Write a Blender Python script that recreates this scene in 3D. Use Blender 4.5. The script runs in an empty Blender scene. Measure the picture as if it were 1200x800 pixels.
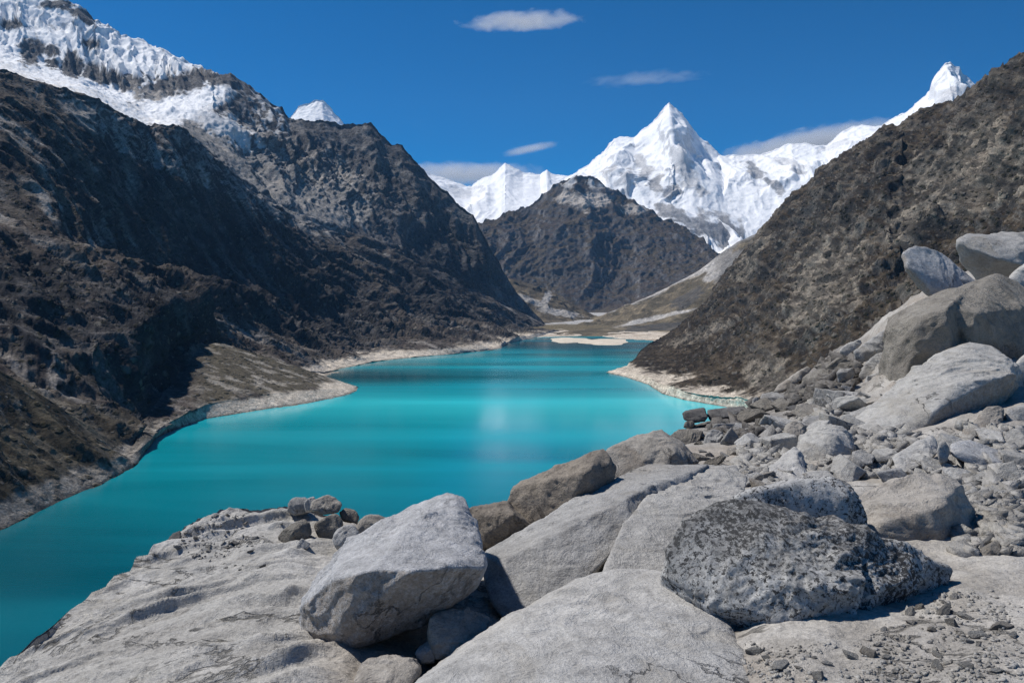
import bpy, bmesh, math, random
import numpy as np
from mathutils import Vector

random.seed(11)
RNG = np.random.default_rng(11)
sc = bpy.context.scene
COL = sc.collection
R = math.radians

# ------------------------------------------------------------------ camera
F = 900.0                       # focal length in photo pixels (1200 wide)
CAMZ = 100.0                    # metres above the lake
PITCH = math.atan(50.0 / F)
cp, sp_ = math.cos(PITCH), math.sin(PITCH)
cam_d = bpy.data.cameras.new('camera')
cam_d.sensor_width = 36.0
cam_d.lens = 27.0
cam_d.clip_start = 0.1
cam_d.clip_end = 60000
cam = bpy.data.objects.new('camera', cam_d)
COL.objects.link(cam)
cam.location = (0, 0, CAMZ)
cam.rotation_euler = (R(90) - PITCH, 0, 0)
sc.camera = cam


def P(px, py, Y):
    """World point seen at photo pixel (px, py) at distance Y ahead."""
    px, py, Y = np.broadcast_arrays(np.asarray(px, float), np.asarray(py, float), np.asarray(Y, float))
    a = (px - 600.0) / F
    b = (400.0 - py) / F
    t = Y / (cp + b * sp_)
    return np.stack([a * t, Y, CAMZ + (-sp_ + b * cp) * t], -1)


def proj(p):
    x, y, z = p[..., 0], p[..., 1], p[..., 2] - CAMZ
    d = y * cp - z * sp_
    u = y * sp_ + z * cp
    return 600 + F * x / d, 400 - F * u / d


# ------------------------------------------------------------------ noise
_r = np.random.default_rng(5)
_perm = _r.permutation(256)
_perm = np.concatenate([_perm, _perm, _perm])
_g = _r.normal(size=(256, 3))
_g /= np.linalg.norm(_g, axis=1)[:, None]


def perlin(p):
    p = np.asarray(p, float)
    i = np.floor(p).astype(np.int64)
    f = p - i
    i &= 255
    w = f * f * f * (f * (f * 6 - 15) + 10)
    out = 0
    for dx in (0, 1):
        wx = w[..., 0] if dx else 1 - w[..., 0]
        hx = _perm[(i[..., 0] + dx) & 255]
        for dy in (0, 1):
            wy = wx * (w[..., 1] if dy else 1 - w[..., 1])
            hy = _perm[hx + ((i[..., 1] + dy) & 255)]
            for dz in (0, 1):
                ww = wy * (w[..., 2] if dz else 1 - w[..., 2])
                g = _g[_perm[hy + ((i[..., 2] + dz) & 255)]]
                out = out + ww * (g[..., 0] * (f[..., 0] - dx) + g[..., 1] * (f[..., 1] - dy) + g[..., 2] * (f[..., 2] - dz))
    return out * 1.5


def fbm(p, octv=5, gain=.5, lac=2.03):
    s = 0
    a = 1.0
    for k in range(octv):
        s = s + a * perlin(p + 17.3 * k)
        p = p * lac
        a *= gain
    return s


def ridged(p, octv=5, gain=.5, lac=2.07):
    s = 0
    a = 1.0
    prev = 1.0
    for k in range(octv):
        n = 1 - np.abs(perlin(p + 9.7 * k)) * 1.6
        n = np.clip(n, 0, 1) ** 2
        s = s + a * n * prev
        prev = np.clip(n * 1.4, 0, 1)
        p = p * lac
        a *= gain
    return s - .8


def ss(a, b, x):
    t = np.clip((x - a) / (b - a), 0, 1)
    return t * t * (3 - 2 * t)


# ------------------------------------------------------------------ materials
class NT:
    def __init__(s, name):
        s.m = bpy.data.materials.new(name)
        s.m.use_nodes = True
        s.t = s.m.node_tree
        s.t.nodes.clear()
        s.out = s.n('ShaderNodeOutputMaterial')

    def n(s, typ, **kw):
        x = s.t.nodes.new(typ)
        for k, v in kw.items():
            setattr(x, k, v)
        return x

    def l(s, a, b):
        s.t.links.new(a, b)

    def noise(s, vec, scale, detail=6, rough=.6, dist=0.0):
        x = s.n('ShaderNodeTexNoise')
        x.inputs['Scale'].default_value = scale
        x.inputs['Detail'].default_value = detail
        x.inputs['Roughness'].default_value = rough
        x.inputs['Distortion'].default_value = dist
        s.l(vec, x.inputs['Vector'])
        return x.outputs['Fac']

    def ramp(s, fac, stops, interp='LINEAR'):
        x = s.n('ShaderNodeValToRGB')
        cr = x.color_ramp
        cr.interpolation = interp
        while len(cr.elements) > 1:
            cr.elements.remove(cr.elements[-1])
        for i, (p, c) in enumerate(stops):
            e = cr.elements[0] if i == 0 else cr.elements.new(p)
            e.position = p
            c = c if hasattr(c, '__len__') else (c, c, c)
            e.color = (*c, 1)
        s.l(fac, x.inputs['Fac'])
        return x.outputs['Color']

    def mix(s, fac, a, b, mode='MIX'):
        x = s.n('ShaderNodeMix', data_type='RGBA', blend_type=mode)
        for sock, v in ((x.inputs['Factor'], fac), (x.inputs['A'], a), (x.inputs['B'], b)):
            if isinstance(v, (int, float)):
                sock.default_value = v if sock == x.inputs['Factor'] else (v, v, v, 1)
            elif hasattr(v, 'is_linked'):
                s.l(v, sock)
            else:
                sock.default_value = (*v, 1)
        # the colour sockets are the RGBA ones
        return x

    def mixc(s, fac, a, b, mode='MIX'):
        x = s.n('ShaderNodeMix', data_type='RGBA', blend_type=mode)
        fi, ai, bi = x.inputs[0], x.inputs[6], x.inputs[7]
        for sock, v in ((fi, fac), (ai, a), (bi, b)):
            if hasattr(v, 'is_linked'):
                s.l(v, sock)
            elif sock is fi:
                sock.default_value = v
            else:
                v = v if hasattr(v, '__len__') else (v, v, v)
                sock.default_value = (*v, 1)
        return x.outputs[2]

    def math(s, op, a, b=0.0):
        x = s.n('ShaderNodeMath', operation=op)
        for sock, v in ((x.inputs[0], a), (x.inputs[1], b)):
            if hasattr(v, 'is_linked'):
                s.l(v, sock)
            else:
                sock.default_value = v
        return x.outputs[0]

    def bump(s, h, strength, dist, normal=None):
        x = s.n('ShaderNodeBump')
        x.inputs['Strength'].default_value = strength
        x.inputs['Distance'].default_value = dist
        s.l(h, x.inputs['Height'])
        if normal is not None:
            s.l(normal, x.inputs['Normal'])
        return x.outputs['Normal']

    def bsdf(s, color, rough=.9, normal=None, spec=.25):
        x = s.n('ShaderNodeBsdfPrincipled')
        if hasattr(color, 'is_linked'):
            s.l(color, x.inputs['Base Color'])
        else:
            x.inputs['Base Color'].default_value = (*color, 1)
        if hasattr(rough, 'is_linked'):
            s.l(rough, x.inputs['Roughness'])
        else:
            x.inputs['Roughness'].default_value = rough
        x.inputs['Specular IOR Level'].default_value = spec
        if normal is not None:
            s.l(normal, x.inputs['Normal'])
        s.l(x.outputs[0], s.out.inputs['Surface'])
        return x


def mountain_mat(name, fine, bdist, contrast=(.55, 1.5), spec=.1, shrubs=0.0):
    """Albedo comes from the 'tint' attribute (rock, scrub, scree, snow); noise breaks it up."""
    t = NT(name)
    co = t.n('ShaderNodeTexCoord').outputs['Object']
    at = t.n('ShaderNodeAttribute', attribute_name='tint').outputs['Color']
    sn = t.n('ShaderNodeAttribute', attribute_name='snow').outputs['Fac']
    n1 = t.noise(co, fine, 8, .7)
    n2 = t.noise(co, fine * 6, 4, .7)
    n3 = t.noise(co, fine * 2.2, 6, .65, .6)
    v = t.ramp(n1, [(.3, contrast[0]), (.5, 1.0), (.72, contrast[1])])
    v2 = t.ramp(n2, [(.25, .55), (.5, 1.0), (.75, 1.5)])
    c = t.mixc(1.0, v, v2, 'MULTIPLY')
    n4 = t.noise(co, fine * 3.4, 7, .8, .3)
    c = t.mixc(1.0, c, t.ramp(n4, [(.34, .42), (.44, .9), (.58, 1.05), (.66, 1.9), (.74, 2.6)]), 'MULTIPLY')
    c = t.mixc(t.math('MULTIPLY', sn, .88), c, (1, 1, 1))
    col = t.mixc(1.0, at, c, 'MULTIPLY')
    h = t.math('ADD', t.math('MULTIPLY', n3, 1.0), t.math('MULTIPLY', n2, .3))
    if shrubs:
        lum = t.n('ShaderNodeRGBToBW')
        t.l(at, lum.inputs[0])
        bare = t.math('SUBTRACT', 1.0, sn)
        for sc_, rad, thr, tone, msk, hh in ((.16, .42, .45, (.022, .022, .012), .048, .9), (.25, .34, .80, (.17, .155, .135), .03, .8), (.085, .34, .78, (.16, .148, .13), .022, 1.2)):
            v = t.n('ShaderNodeTexVoronoi')
            v.inputs['Scale'].default_value = sc_ * shrubs
            wv = t.n('ShaderNodeTexNoise')
            wv.inputs['Scale'].default_value = sc_ * shrubs * 2.5
            t.l(co, wv.inputs['Vector'])
            wm = t.n('ShaderNodeVectorMath', operation='MULTIPLY_ADD')
            t.l(wv.outputs['Color'], wm.inputs[0])
            wm.inputs[1].default_value = (2.2 / sc_ / 8,) * 3
            t.l(co, wm.inputs[2])
            t.l(wm.outputs[0], v.inputs['Vector'])
            sxc = t.n('ShaderNodeSeparateColor')
            t.l(v.outputs['Color'], sxc.inputs[0])
            pm = t.noise(co, msk, 4, .6)
            on = t.math('GREATER_THAN', t.math('ADD', sxc.outputs[0], t.math('MULTIPLY', t.math('SUBTRACT', pm, .5), 2.6)), thr)
            disc = t.ramp(v.outputs['Distance'], [(rad * .55, 1.0), (rad, 0.0)])
            m = t.math('MULTIPLY', t.math('MULTIPLY', on, disc), bare)
            m = t.math('MULTIPLY', m, t.ramp(lum.outputs[0], [(.16, 1.0), (.30, 0.15)]))
            col = t.mixc(t.math('MULTIPLY', m, .75), col, tone)
            h = t.math('ADD', h, t.math('MULTIPLY', m, hh))
    nrm = t.bump(h, .9, bdist)
    t.bsdf(col, .95, nrm, spec)
    return t.m


def granite(name, light, dark, speck=.35, lichen=0.0, lcol=(.05, .05, .05), tone=.3, bump=.012, sc_=1.0, stain=None, lscale=3.0,
            dust=.12, patina_shade=None):
    t = NT(name)
    co = t.n('ShaderNodeTexCoord').outputs['Object']
    info = t.n('ShaderNodeObjectInfo').outputs['Random']
    big = t.noise(co, 1.1 * sc_, 5, .6, .4)
    mid = t.noise(co, 9 * sc_, 6, .65)
    fine = t.noise(co, 55 * sc_, 3, .7)
    vor = t.n('ShaderNodeTexVoronoi')
    vor.inputs['Scale'].default_value = 62 * sc_
    t.l(co, vor.inputs['Vector'])
    base = t.mixc(t.ramp(big, [(.32, 0.0), (.68, 1.0)]), light, dark)
    # per-stone variation
    base = t.mixc(1.0, base, t.ramp(info, [(0, (.84, .83, .82)), (.5, (1, .99, .97)), (1, (1.12, 1.12, 1.13))]), 'MULTIPLY')
    mot = t.noise(co, 2.6 * sc_, 7, .7, .8)
    base = t.mixc(1.0, base, t.ramp(mot, [(.3, (.74, .73, .72)), (.45, (.95, .95, .95)), (.6, (1.05, 1.05, 1.05)), (.75, (1.16, 1.15, 1.14))]), 'MULTIPLY')
    base = t.mixc(1.0, base, t.ramp(mid, [(.25, 1 - tone), (.5, 1.0), (.75, 1 + tone * .6)]), 'MULTIPLY')
    if stain:
        sm = t.noise(co, .8 * sc_, 4, .7, 1.0)
        base = t.mixc(t.ramp(sm, [(.5, 0.0), (.62, .7)]), base, stain)
    if patina_shade:  # brown: weathering with shade painted in; black: lichen crust
        pf = t.n('ShaderNodeAttribute', attribute_name='patina_shade').outputs['Fac']
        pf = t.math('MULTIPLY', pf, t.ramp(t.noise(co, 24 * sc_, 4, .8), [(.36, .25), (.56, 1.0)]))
        base = t.mixc(pf, base, t.mixc(1.0, patina_shade, t.ramp(mid, [(.25, .75), (.5, 1.0), (.75, 1.3)]), 'MULTIPLY'))
    if lichen > 0:
        ln = t.noise(co, lscale * sc_, 5, .62, .3)
        lf = t.noise(co, 30 * sc_, 4, .8)
        s = t.math('ADD', t.math('MULTIPLY', ln, .7), t.math('MULTIPLY', lf, 1.25))
        e = 1.02 - (lichen - .5) * .35
        base = t.mixc(t.ramp(s, [(max(0, (e - .07)), 0.0), (min(1, e + .09), 1.0)]), base, lcol)
    # minerals
    mm = t.ramp(fine, [(.33, 1.0), (.47, 0.0)])
    base = t.mixc(t.math('MULTIPLY', mm, speck), base, (.055, .053, .052))
    m2 = t.ramp(vor.outputs['Color'], [(.0, 0.75), (.5, 1.0), (1, 1.22)])
    base = t.mixc(min(1, speck * 2.2), base, t.mixc(1.0, base, m2, 'MULTIPLY'))
    ck = t.noise(co, .75 * sc_, 9, .62, .9)
    cr_ = t.math('ABSOLUTE', t.math('SUBTRACT', ck, .5))
    cm = t.noise(co, .5 * sc_, 2, .5)
    crack = t.math('MULTIPLY', t.ramp(cr_, [(.0, 1.0), (.003, .7), (.007, 0.0)]), t.ramp(cm, [(.52, 0.0), (.6, 1.0)]))
    base = t.mixc(t.math('MULTIPLY', crack, .55), base, (.09, .085, .08))
    pit = t.noise(co, 4.5 * sc_, 8, .72, .6)
    # dust lying on the upward faces
    if dust > 0:
        ge = t.n('ShaderNodeNewGeometry').outputs['Normal']
        sx = t.n('ShaderNodeSeparateXYZ')
        t.l(ge, sx.inputs[0])
        d = t.math('MULTIPLY', t.ramp(sx.outputs['Z'], [(.55, 0.0), (.95, 1.0)]), t.ramp(mid, [(.35, .2), (.65, 1.0)]))
        base = t.mixc(t.math('MULTIPLY', d, dust), base, (.50, .485, .46))
    h = t.math('ADD', t.math('MULTIPLY', mid, .8), t.math('MULTIPLY', fine, .4))
    h = t.math('ADD', h, t.math('MULTIPLY', pit, 1.9))
    h = t.math('SUBTRACT', h, t.math('MULTIPLY', crack, 1.0))
    nrm = t.bump(h, .95, bump * 2.6 / sc_)
    t.bsdf(base, .88, nrm, .22)
    return t.m


M = {}
M['pale'] = granite('pale_granite', (.50, .49, .468), (.40, .392, .38), .28, patina_shade=(.26, .225, .185), stain=(.35, .325, .285))  # brown tone paints shade on the tilted slab's underside
M['grey'] = granite('grey_granite', (.40, .395, .385), (.28, .275, .27), .34, stain=(.30, .275, .24))
M['blue'] = granite('blue_grey_granite', (.45, .45, .455), (.35, .35, .355), .34, dust=.05, patina_shade=(.27, .235, .20))  # brown tone: weathering plus painted shade on wedge front and slab hollow
M['warm'] = granite('warm_granite', (.40, .37, .33), (.29, .265, .235), .30, stain=(.25, .21, .17))
M['brown'] = granite('brown_granite', (.29, .25, .205), (.19, .165, .14), .42, dust=.05)
M['dun'] = granite('dun_granite', (.33, .305, .265), (.22, .20, .175), .2, bump=.02, sc_=.55, dust=.1)
M['dark'] = granite('dark_lichened_granite', (.44, .44, .435), (.27, .27, .27), .55, lichen=.44, lcol=(.05, .05, .05), tone=.45, dust=.0, lscale=.8, patina_shade=(.05, .05, .052), bump=.005)
M['mixed'] = granite('half_lichened_granite', (.50, .50, .495), (.36, .36, .36), .4, lichen=.36, lcol=(.04, .04, .042), tone=.35, dust=.0, lscale=.8, bump=.005)
M['charcoal'] = granite('charcoal_stone', (.17, .165, .16), (.10, .095, .092), .25, dust=.04)
M['moraine'] = granite('moraine_rock', (.45, .435, .405), (.36, .345, .32), .2, tone=.28, bump=.02, stain=(.37, .33, .28), dust=.1)


# ------------------------------------------------------------------ object helpers
def finish(o, label=None, cat=None, group=None, kind=None):
    if label: o['label'] = label
    if cat: o['category'] = cat
    if group: o['group'] = group
    if kind: o['kind'] = kind
    return o


def mesh_obj(name, verts, faces, mat, smooth=True, attrs=None):
    me = bpy.data.meshes.new(name)
    verts = np.ascontiguousarray(verts, dtype=np.float32)
    faces = np.ascontiguousarray(faces, dtype=np.int32)
    k = faces.shape[1]
    me.vertices.add(len(verts))
    me.vertices.foreach_set('co', verts.ravel())
    me.loops.add(faces.size)
    me.loops.foreach_set('vertex_index', faces.ravel())
    me.polygons.add(len(faces))
    me.polygons.foreach_set('loop_start', np.arange(0, faces.size, k, dtype=np.int32))
    me.polygons.foreach_set('loop_total', np.full(len(faces), k, dtype=np.int32))
    me.update(calc_edges=True)
    if smooth:
        me.polygons.foreach_set('use_smooth', np.ones(len(faces), bool))
    for nm, arr in (attrs or {}).items():
        if arr.ndim == 2:
            a = me.attributes.new(nm, 'FLOAT_COLOR', 'POINT')
            a.data.foreach_set('color', np.concatenate([arr, np.ones((len(arr), 1))], 1).astype(np.float32).ravel())
        else:
            a = me.attributes.new(nm, 'FLOAT', 'POINT')
            a.data.foreach_set('value', arr.astype(np.float32))
    me.materials.append(mat)
    o = bpy.data.objects.new(name, me)
    COL.objects.link(o)
    return o


# ------------------------------------------------------------------ lofted terrain
def rY(pts, px):
    a = np.array(pts, float)
    return P(px, np.interp(px, a[:, 0], a[:, 1]), np.interp(px, a[:, 0], a[:, 2]))


def plane_Y(py, z):
    b = (400.0 - py) / F
    t = (z - CAMZ) / (-sp_ + b * cp)
    return t * (cp + b * sp_)


def rPZ(pts, px):
    a = np.array(pts, float)
    z = np.interp(px, a[:, 0], a[:, 2])
    py = np.interp(px, a[:, 0], a[:, 1])
    return P(px, py, plane_Y(py, z))


def rYZ(pts, px):
    a = np.array(pts, float)
    Y = np.interp(px, a[:, 0], a[:, 1])
    z = np.interp(px, a[:, 0], a[:, 2])
    # px fixed: x follows from the depth along the camera axis
    d = Y * cp - (z - CAMZ) * sp_
    return np.stack([(px - 600) / F * d, Y, z], -1)


def off(row, dy, dz, fx=1.0):
    r = row.copy()
    r[:, 0] = r[:, 0] * (1 + dy / np.maximum(r[:, 1], 1)) * fx
    r[:, 1] += dy
    r[:, 2] += dz
    return r


def gauss(a, sig, axis, pin=None):
    """Smooth along an axis; pin (0..1 per row) keeps the original."""
    n = int(sig * 3) + 1
    k = np.exp(-.5 * (np.arange(-n, n + 1) / sig) ** 2)
    k /= k.sum()
    pad = [(0, 0)] * a.ndim
    pad[axis] = (n, n)
    b = np.pad(a, pad, mode='edge')
    out = 0
    for i, w in enumerate(k):
        sl = [slice(None)] * a.ndim
        sl[axis] = slice(i, i + a.shape[axis])
        out = out + w * b[tuple(sl)]
    if pin is not None:
        sh = [1] * a.ndim
        sh[axis] = -1
        pin = pin.reshape(sh)
        out = a * pin + out * (1 - pin)
    return out


def loft(rows, segs, sharp=(), vs=5, hs=0):
    """Rows of (N,3) points -> grid (V,N,3), and the row coordinate v of each grid row."""
    G, V = [], []
    for k, s in enumerate(segs):
        t = np.linspace(0, 1, s, endpoint=False)
        G.append(rows[k][None] * (1 - t)[:, None, None] + rows[k + 1][None] * t[:, None, None])
        V.append(k + t)
    G.append(rows[-1][None]); V.append(np.array([len(rows) - 1.0]))
    G = np.concatenate(G); V = np.concatenate(V)
    pin = np.zeros(len(V))
    for s in sharp:
        pin = np.maximum(pin, np.exp(-np.abs(V - s) * 14))
    if vs:
        G = gauss(G, vs, 0, pin)
    return G, V


def grid_normals(G):
    a = np.gradient(G, axis=0)
    b = np.gradient(G, axis=1)
    n = np.cross(b, a)
    n /= np.linalg.norm(n, axis=-1, keepdims=True) + 1e-9
    flip = np.where(n[..., 2] < 0, -1.0, 1.0)
    return n * flip[..., None]


def grid_faces(V, N):
    i = np.arange(V * N).reshape(V, N)
    return np.stack([i[:-1, :-1], i[:-1, 1:], i[1:, 1:], i[1:, :-1]], -1).reshape(-1, 4)


def terrain(name, G, mat, tint, snow=None):
    o = mesh_obj(name, G.reshape(-1, 3), grid_faces(*G.shape[:2]), mat, True,
                 {'tint': tint.reshape(-1, 3), 'snow': (snow if snow is not None else np.zeros(G.shape[:2])).reshape(-1)})
    return o


def lerp(a, b, t):
    t = t[..., None]
    return np.asarray(a) * (1 - t) + np.asarray(b) * t


def blob(px, py, cx, cy, rx, ry, rot=0.0):
    """Soft elliptical patch, 1 inside falling to 0."""
    c, s = math.cos(rot), math.sin(rot)
    dx, dy = px - cx, py - cy
    u = (dx * c + dy * s) / rx
    w = (-dx * s + dy * c) / ry
    return 1 - np.sqrt(u * u + w * w)


ROCK = np.array((.048, .048, .052))
ROCK2 = np.array((.105, .102, .10))
SCRUB = np.array((.066, .054, .048))
SCRUB2 = np.array((.112, .095, .080))
SCREE = np.array((.27, .258, .242))
BEACH = np.array((.60, .53, .44))
SNOW = np.array((.90, .905, .915))

# ================================================================== LEFT MASSIF
px = np.arange(-250, 660, 1.35)
A1 = rPZ([(-250, 725, 0), (0, 622, 0), (60, 592, 0), (120, 567, 0), (155, 548, 0), (164, 541, 0), (170, 530, -.5), (182, 514, -.5), (197, 506, 0),
          (240, 491, 0), (300, 481, 0), (360, 473, 0), (400, 465, 0), (424, 457, 0), (432, 455, -8), (445, 450, -14), (520, 440, -14), (660, 400, -14)], px)
A0 = off(A1, -25, -16)
A1b = rPZ([(-250, 690, 9), (0, 580, 11), (60, 556, 11), (120, 540, 8), (155, 536, 4), (172, 519, 4), (185, 503, 6), (197, 494, 8),
           (240, 474, 10), (300, 463, 11), (360, 458, 9), (400, 455, 5), (424, 454.5, 1), (432, 453, -8), (445, 447, -14), (520, 436, -14), (660, 399, -14)], px)
A2 = rY([(-250, 330, 395), (0, 432, 432), (60, 470, 450), (120, 511, 470), (158, 528, 492), (172, 494, 565), (190, 466, 640), (212, 438, 715), (232, 414, 768),
         (246, 401, 806), (260, 402, 815), (280, 408, 820), (330, 423, 835), (380, 440, 850), (424, 454, 862), (435, 451, 890), (445, 446, 930), (660, 398, 2000)], px)
A2[:, 2] = np.where(px > 430, np.minimum(A2[:, 2], -14), A2[:, 2])
A3 = rYZ([(-250, 450, 55), (0, 468, 44), (60, 480, 34), (120, 500, 20), (158, 520, 8), (172, 600, 18), (200, 715, 34), (230, 805, 50), (246, 855, 40), (280, 870, 28),
          (330, 885, 14), (380, 900, 2), (424, 900, -8), (445, 960, -14), (660, 2050, -14)], px)
A4 = rPZ([(380, 437, 0), (400, 432, 0), (440, 423, 0), (480, 419, 0), (530, 415, 0), (575, 410.5, 0), (586, 408.5, 0), (592, 405, -1), (600, 401, 0),
           (620, 397, 0), (645, 392, 0), (660, 391, -2)], px)
A4n = rYZ([(-250, 470, 58), (0, 500, 50), (60, 510, 36), (120, 530, 26), (165, 590, 26), (200, 745, 48), (230, 840, 58), (255, 885, 50), (280, 900, 36), (330, 920, 18), (380, 1034, 0)], px)
A4 = np.where((px < 380)[:, None], A4n, A4)
A4b = off(A4, 34, 10)
A4b[:, 2] += 38 * ss(-120, 40, px) * ss(320, 190, px)
A4b[:, 2] -= 5 * np.exp(-((px - 585) / 12) ** 2)


def srow(row, sig):
    Y, z = gauss(row[:, 1], sig, 0), gauss(row[:, 2], sig, 0)
    d = Y * cp - (z - CAMZ) * sp_
    return np.stack([(px - 600) / F * d, Y, z], -1)


A1b, A2, A3, A4b = srow(A1b, 7), srow(A2, 5), srow(A3, 6), srow(A4b, 7)
A6 = rY([(-250, 150, 760), (0, 262, 740), (60, 280, 780), (100, 290, 850), (200, 318, 1050), (300, 345, 1270), (400, 365, 1520), (500, 374, 1820),
         (580, 386, 2100), (620, 385, 2330), (645, 386, 2450), (660, 389, 2500)], px)
A6 = srow(A6, 14)
A7 = rY([(-250, -30, 950), (0, 83, 1000), (60, 99, 1080), (115, 117, 1150), (150, 136, 1230), (172, 150, 1290), (180, 146, 1330), (190, 144, 1350),
         (212, 149, 1400), (230, 163, 1460), (245, 176, 1500), (270, 199, 1600), (300, 225, 1720), (340, 252, 1860), (400, 275, 2050), (460, 292, 2200),
         (520, 318, 2350), (580, 352, 2480), (620, 370, 2550), (645, 386.5, 2570), (660, 389, 2580)], px)
A8 = rY([(-250, -18, 1130), (0, 93, 1180), (60, 109, 1230), (115, 127, 1300), (150, 147, 1370), (172, 159, 1420), (190, 156, 1460), (212, 160, 1520),
         (245, 185, 1620), (270, 204, 1700), (300, 220, 1850), (340, 238, 2000), (400, 255, 2150), (460, 280, 2280),
         (520, 308, 2400), (580, 345, 2500), (620, 368, 2560), (645, 386, 2585), (660, 388.5, 2600)], px)
A9 = rY([(-250, -20, 1850), (0, 72, 1900), (60, 90, 1930), (100, 101, 1980), (150, 126, 2020), (175, 139, 2040), (215, 146, 2080), (270, 172, 2120),
         (330, 205, 2260), (400, 227, 2360), (460, 250, 2450), (520, 288, 2500), (580, 336, 2545), (620, 365, 2580), (645, 385.5, 2600), (660, 388, 2610)], px)
A10 = rY([(-250, -50, 2450), (0, 55, 2500), (50, 76, 2500), (100, 95, 2480), (140, 106, 2470), (170, 113, 2450), (210, 112, 2440), (250, 112, 2420), (290, 145, 2420),
          (340, 178, 2480), (400, 195, 2560), (460, 218, 2600), (520, 266, 2590), (580, 326, 2580), (620, 362, 2600), (645, 385.3, 2615), (660, 388, 2620)], px)
A11 = rY([(-250, -150, 2900), (-100, -68, 2900), (0, -28, 2900), (75, -3, 2900), (93, 6, 2900), (100, 12, 2900), (110, 24, 2900), (130, 30, 2900), (140, 37, 2900), (165, 46, 2900),
          (185, 54, 2880), (215, 69, 2850), (240, 80, 2830), (258, 86, 2800), (270, 83, 2790), (278, 92, 2780), (300, 107, 2760), (318, 119, 2750), (332, 128, 2750),
          (338, 137, 2750), (350, 139, 2760), (375, 140, 2780), (400, 146, 2800), (425, 144, 2810), (435, 142, 2810), (440, 147, 2805), (448, 158, 2800), (460, 168, 2790), (470, 169, 2780),
          (478, 178, 2770), (485, 188, 2760), (500, 202, 2740), (520, 222, 2710), (545, 243, 2680), (553, 250, 2670), (570, 279, 2650), (590, 317, 2640), (605, 342, 2630), (620, 360, 2625),
          (645, 385, 2620), (660, 388, 2625)], px)
A12 = off(A11, 220, -160)
A13 = off(A11, 900, -700)
G, V = loft([A0, A1, A1b, A2, A3, A4, A4b, A6, A7, A8, A9, A10, A11, A12, A13],
            [3, 22, 90, 14, 14, 16, 130, 130, 10, 46, 60, 80, 8, 6], sharp=(1, 2, 3, 5, 8, 12), vs=4)
Nn = grid_normals(gauss(G, 3, 0))
W = G.copy()
warp = np.stack([fbm(W / 210 + 3, 3), fbm(W / 210 + 31, 3), fbm(W / 210 + 57, 3)], -1)
q = W + warp * 45
w8 = ss(7.9, 8.6, V)[:, None]
def along(Q):
    s1, d1 = .155 * Q[..., 0] + .988 * Q[..., 1], .988 * Q[..., 0] - .155 * Q[..., 1]
    s2, d2 = .88 * Q[..., 0] + .47 * Q[..., 1], -.47 * Q[..., 0] + .88 * Q[..., 1]
    return s1 * (1 - w8) + s2 * w8, d1 * (1 - w8) + d2 * w8
sA, dA = along(q)
sB, dB = along(W + warp * 16)
def gully(ls, ld, octv, k):
    return ridged(np.stack([sA / ls, dA / ld, W[..., 2] / ld], -1) + k, octv)
def gully2(ls, ld, octv, k):
    return ridged(np.stack([sB / ls, dB / ld, W[..., 2] / ld], -1) + k, octv)
ribs = gully(165, 560, 5, 1.3)
crag = gully2(46, 120, 4, 4.1)
midr = gully2(15, 34, 4, 2.2)
fineN = fbm(W / 12, 5)
up = np.interp(V, [0, 1, 1.6, 2, 2.6, 3, 3.4, 4, 5, 6, 6.4, 7, 7.6, 8, 9, 10, 11, 12, 13, 14],
               [0, .02, .1, .25, .45, .10, .15, .1, .05, .3, .9, 1, .8, .22, .35, .6, .9, .10, .10, .10])[:, None]
fan = ss(215, 250, px)[None] * ss(435, 425, px)[None] * (V[:, None] < 3.5)
upf = up * (1 - .85 * fan)
calm = 1 - .72 * ss(310, 260, px)[None] * ss(8.3, 8.8, V)[:, None]
dist = ss(400, 1400, W[..., 1])
upf = upf * (1 - ss(424, 431, px)[None] * (V[:, None] < 4.6))
nearw = ss(340, 300, px)[None] * ss(3.0, 3.4, V)[:, None] * ss(7.2, 6.4, V)[:, None]
upf = np.maximum(upf, nearw * .75)
calm2 = ss(6.5, 7.0, V)[:, None] * ss(8.2, 8.0, V)[:, None] * ss(360, 250, px)[None]
upf = upf * (1 - .5 * calm2)
amp = upf * (.75 + .25 * dist) * (1 + .6 * ss(8.2, 9.2, V)[:, None] * ss(11.8, 11.2, V)[:, None])
endf = ss(660, 560, px)[None] * .75 + .25
G = G + Nn * (amp * endf * calm * (ribs * 34 + crag * 8 + midr * 3.6 + ridged(W / 8 + 3, 3) * 1.2))[..., None] + Nn * (upf * (fineN * 1.5 + midr * 1.6) * (.7 + .6 * dist) + .35 * fan * fineN)[..., None]
G[..., 0] += 3.0 * (amp * endf) * fbm(W / 30 + 5, 4)
fpx = px[None] + 13 * fbm(W / 170 + 6, 5) + 16 * (V[:, None] - 11)
flu = ridged(np.stack([fpx / 13, V[:, None] * .55 + 0 * fpx, 0 * fpx + 3.3], -1), 4)
G = G + Nn * (ss(10.8, 11.3, V)[:, None] * ss(300, 230, px)[None] * np.interp(V, [0, 11.5, 12, 13], [1, 1, .3, .3])[:, None] * flu * 30 * np.clip(.75 + .9 * fbm(W / 220 + 2, 3), .15, 1.4))[..., None]
G[..., 2] += np.exp(-((V[:, None] - 12) / .7) ** 2) * (ridged(W / 75 + 8, 5) * 9 + fbm(W / 20, 4) * 3) * ss(660, 560, px)[None]
G[..., 2] += np.exp(-((V[:, None] - 8) / .5) ** 2) * ridged(W / 45 + 8, 5) * 4 * ss(660, 500, px)[None]
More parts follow.
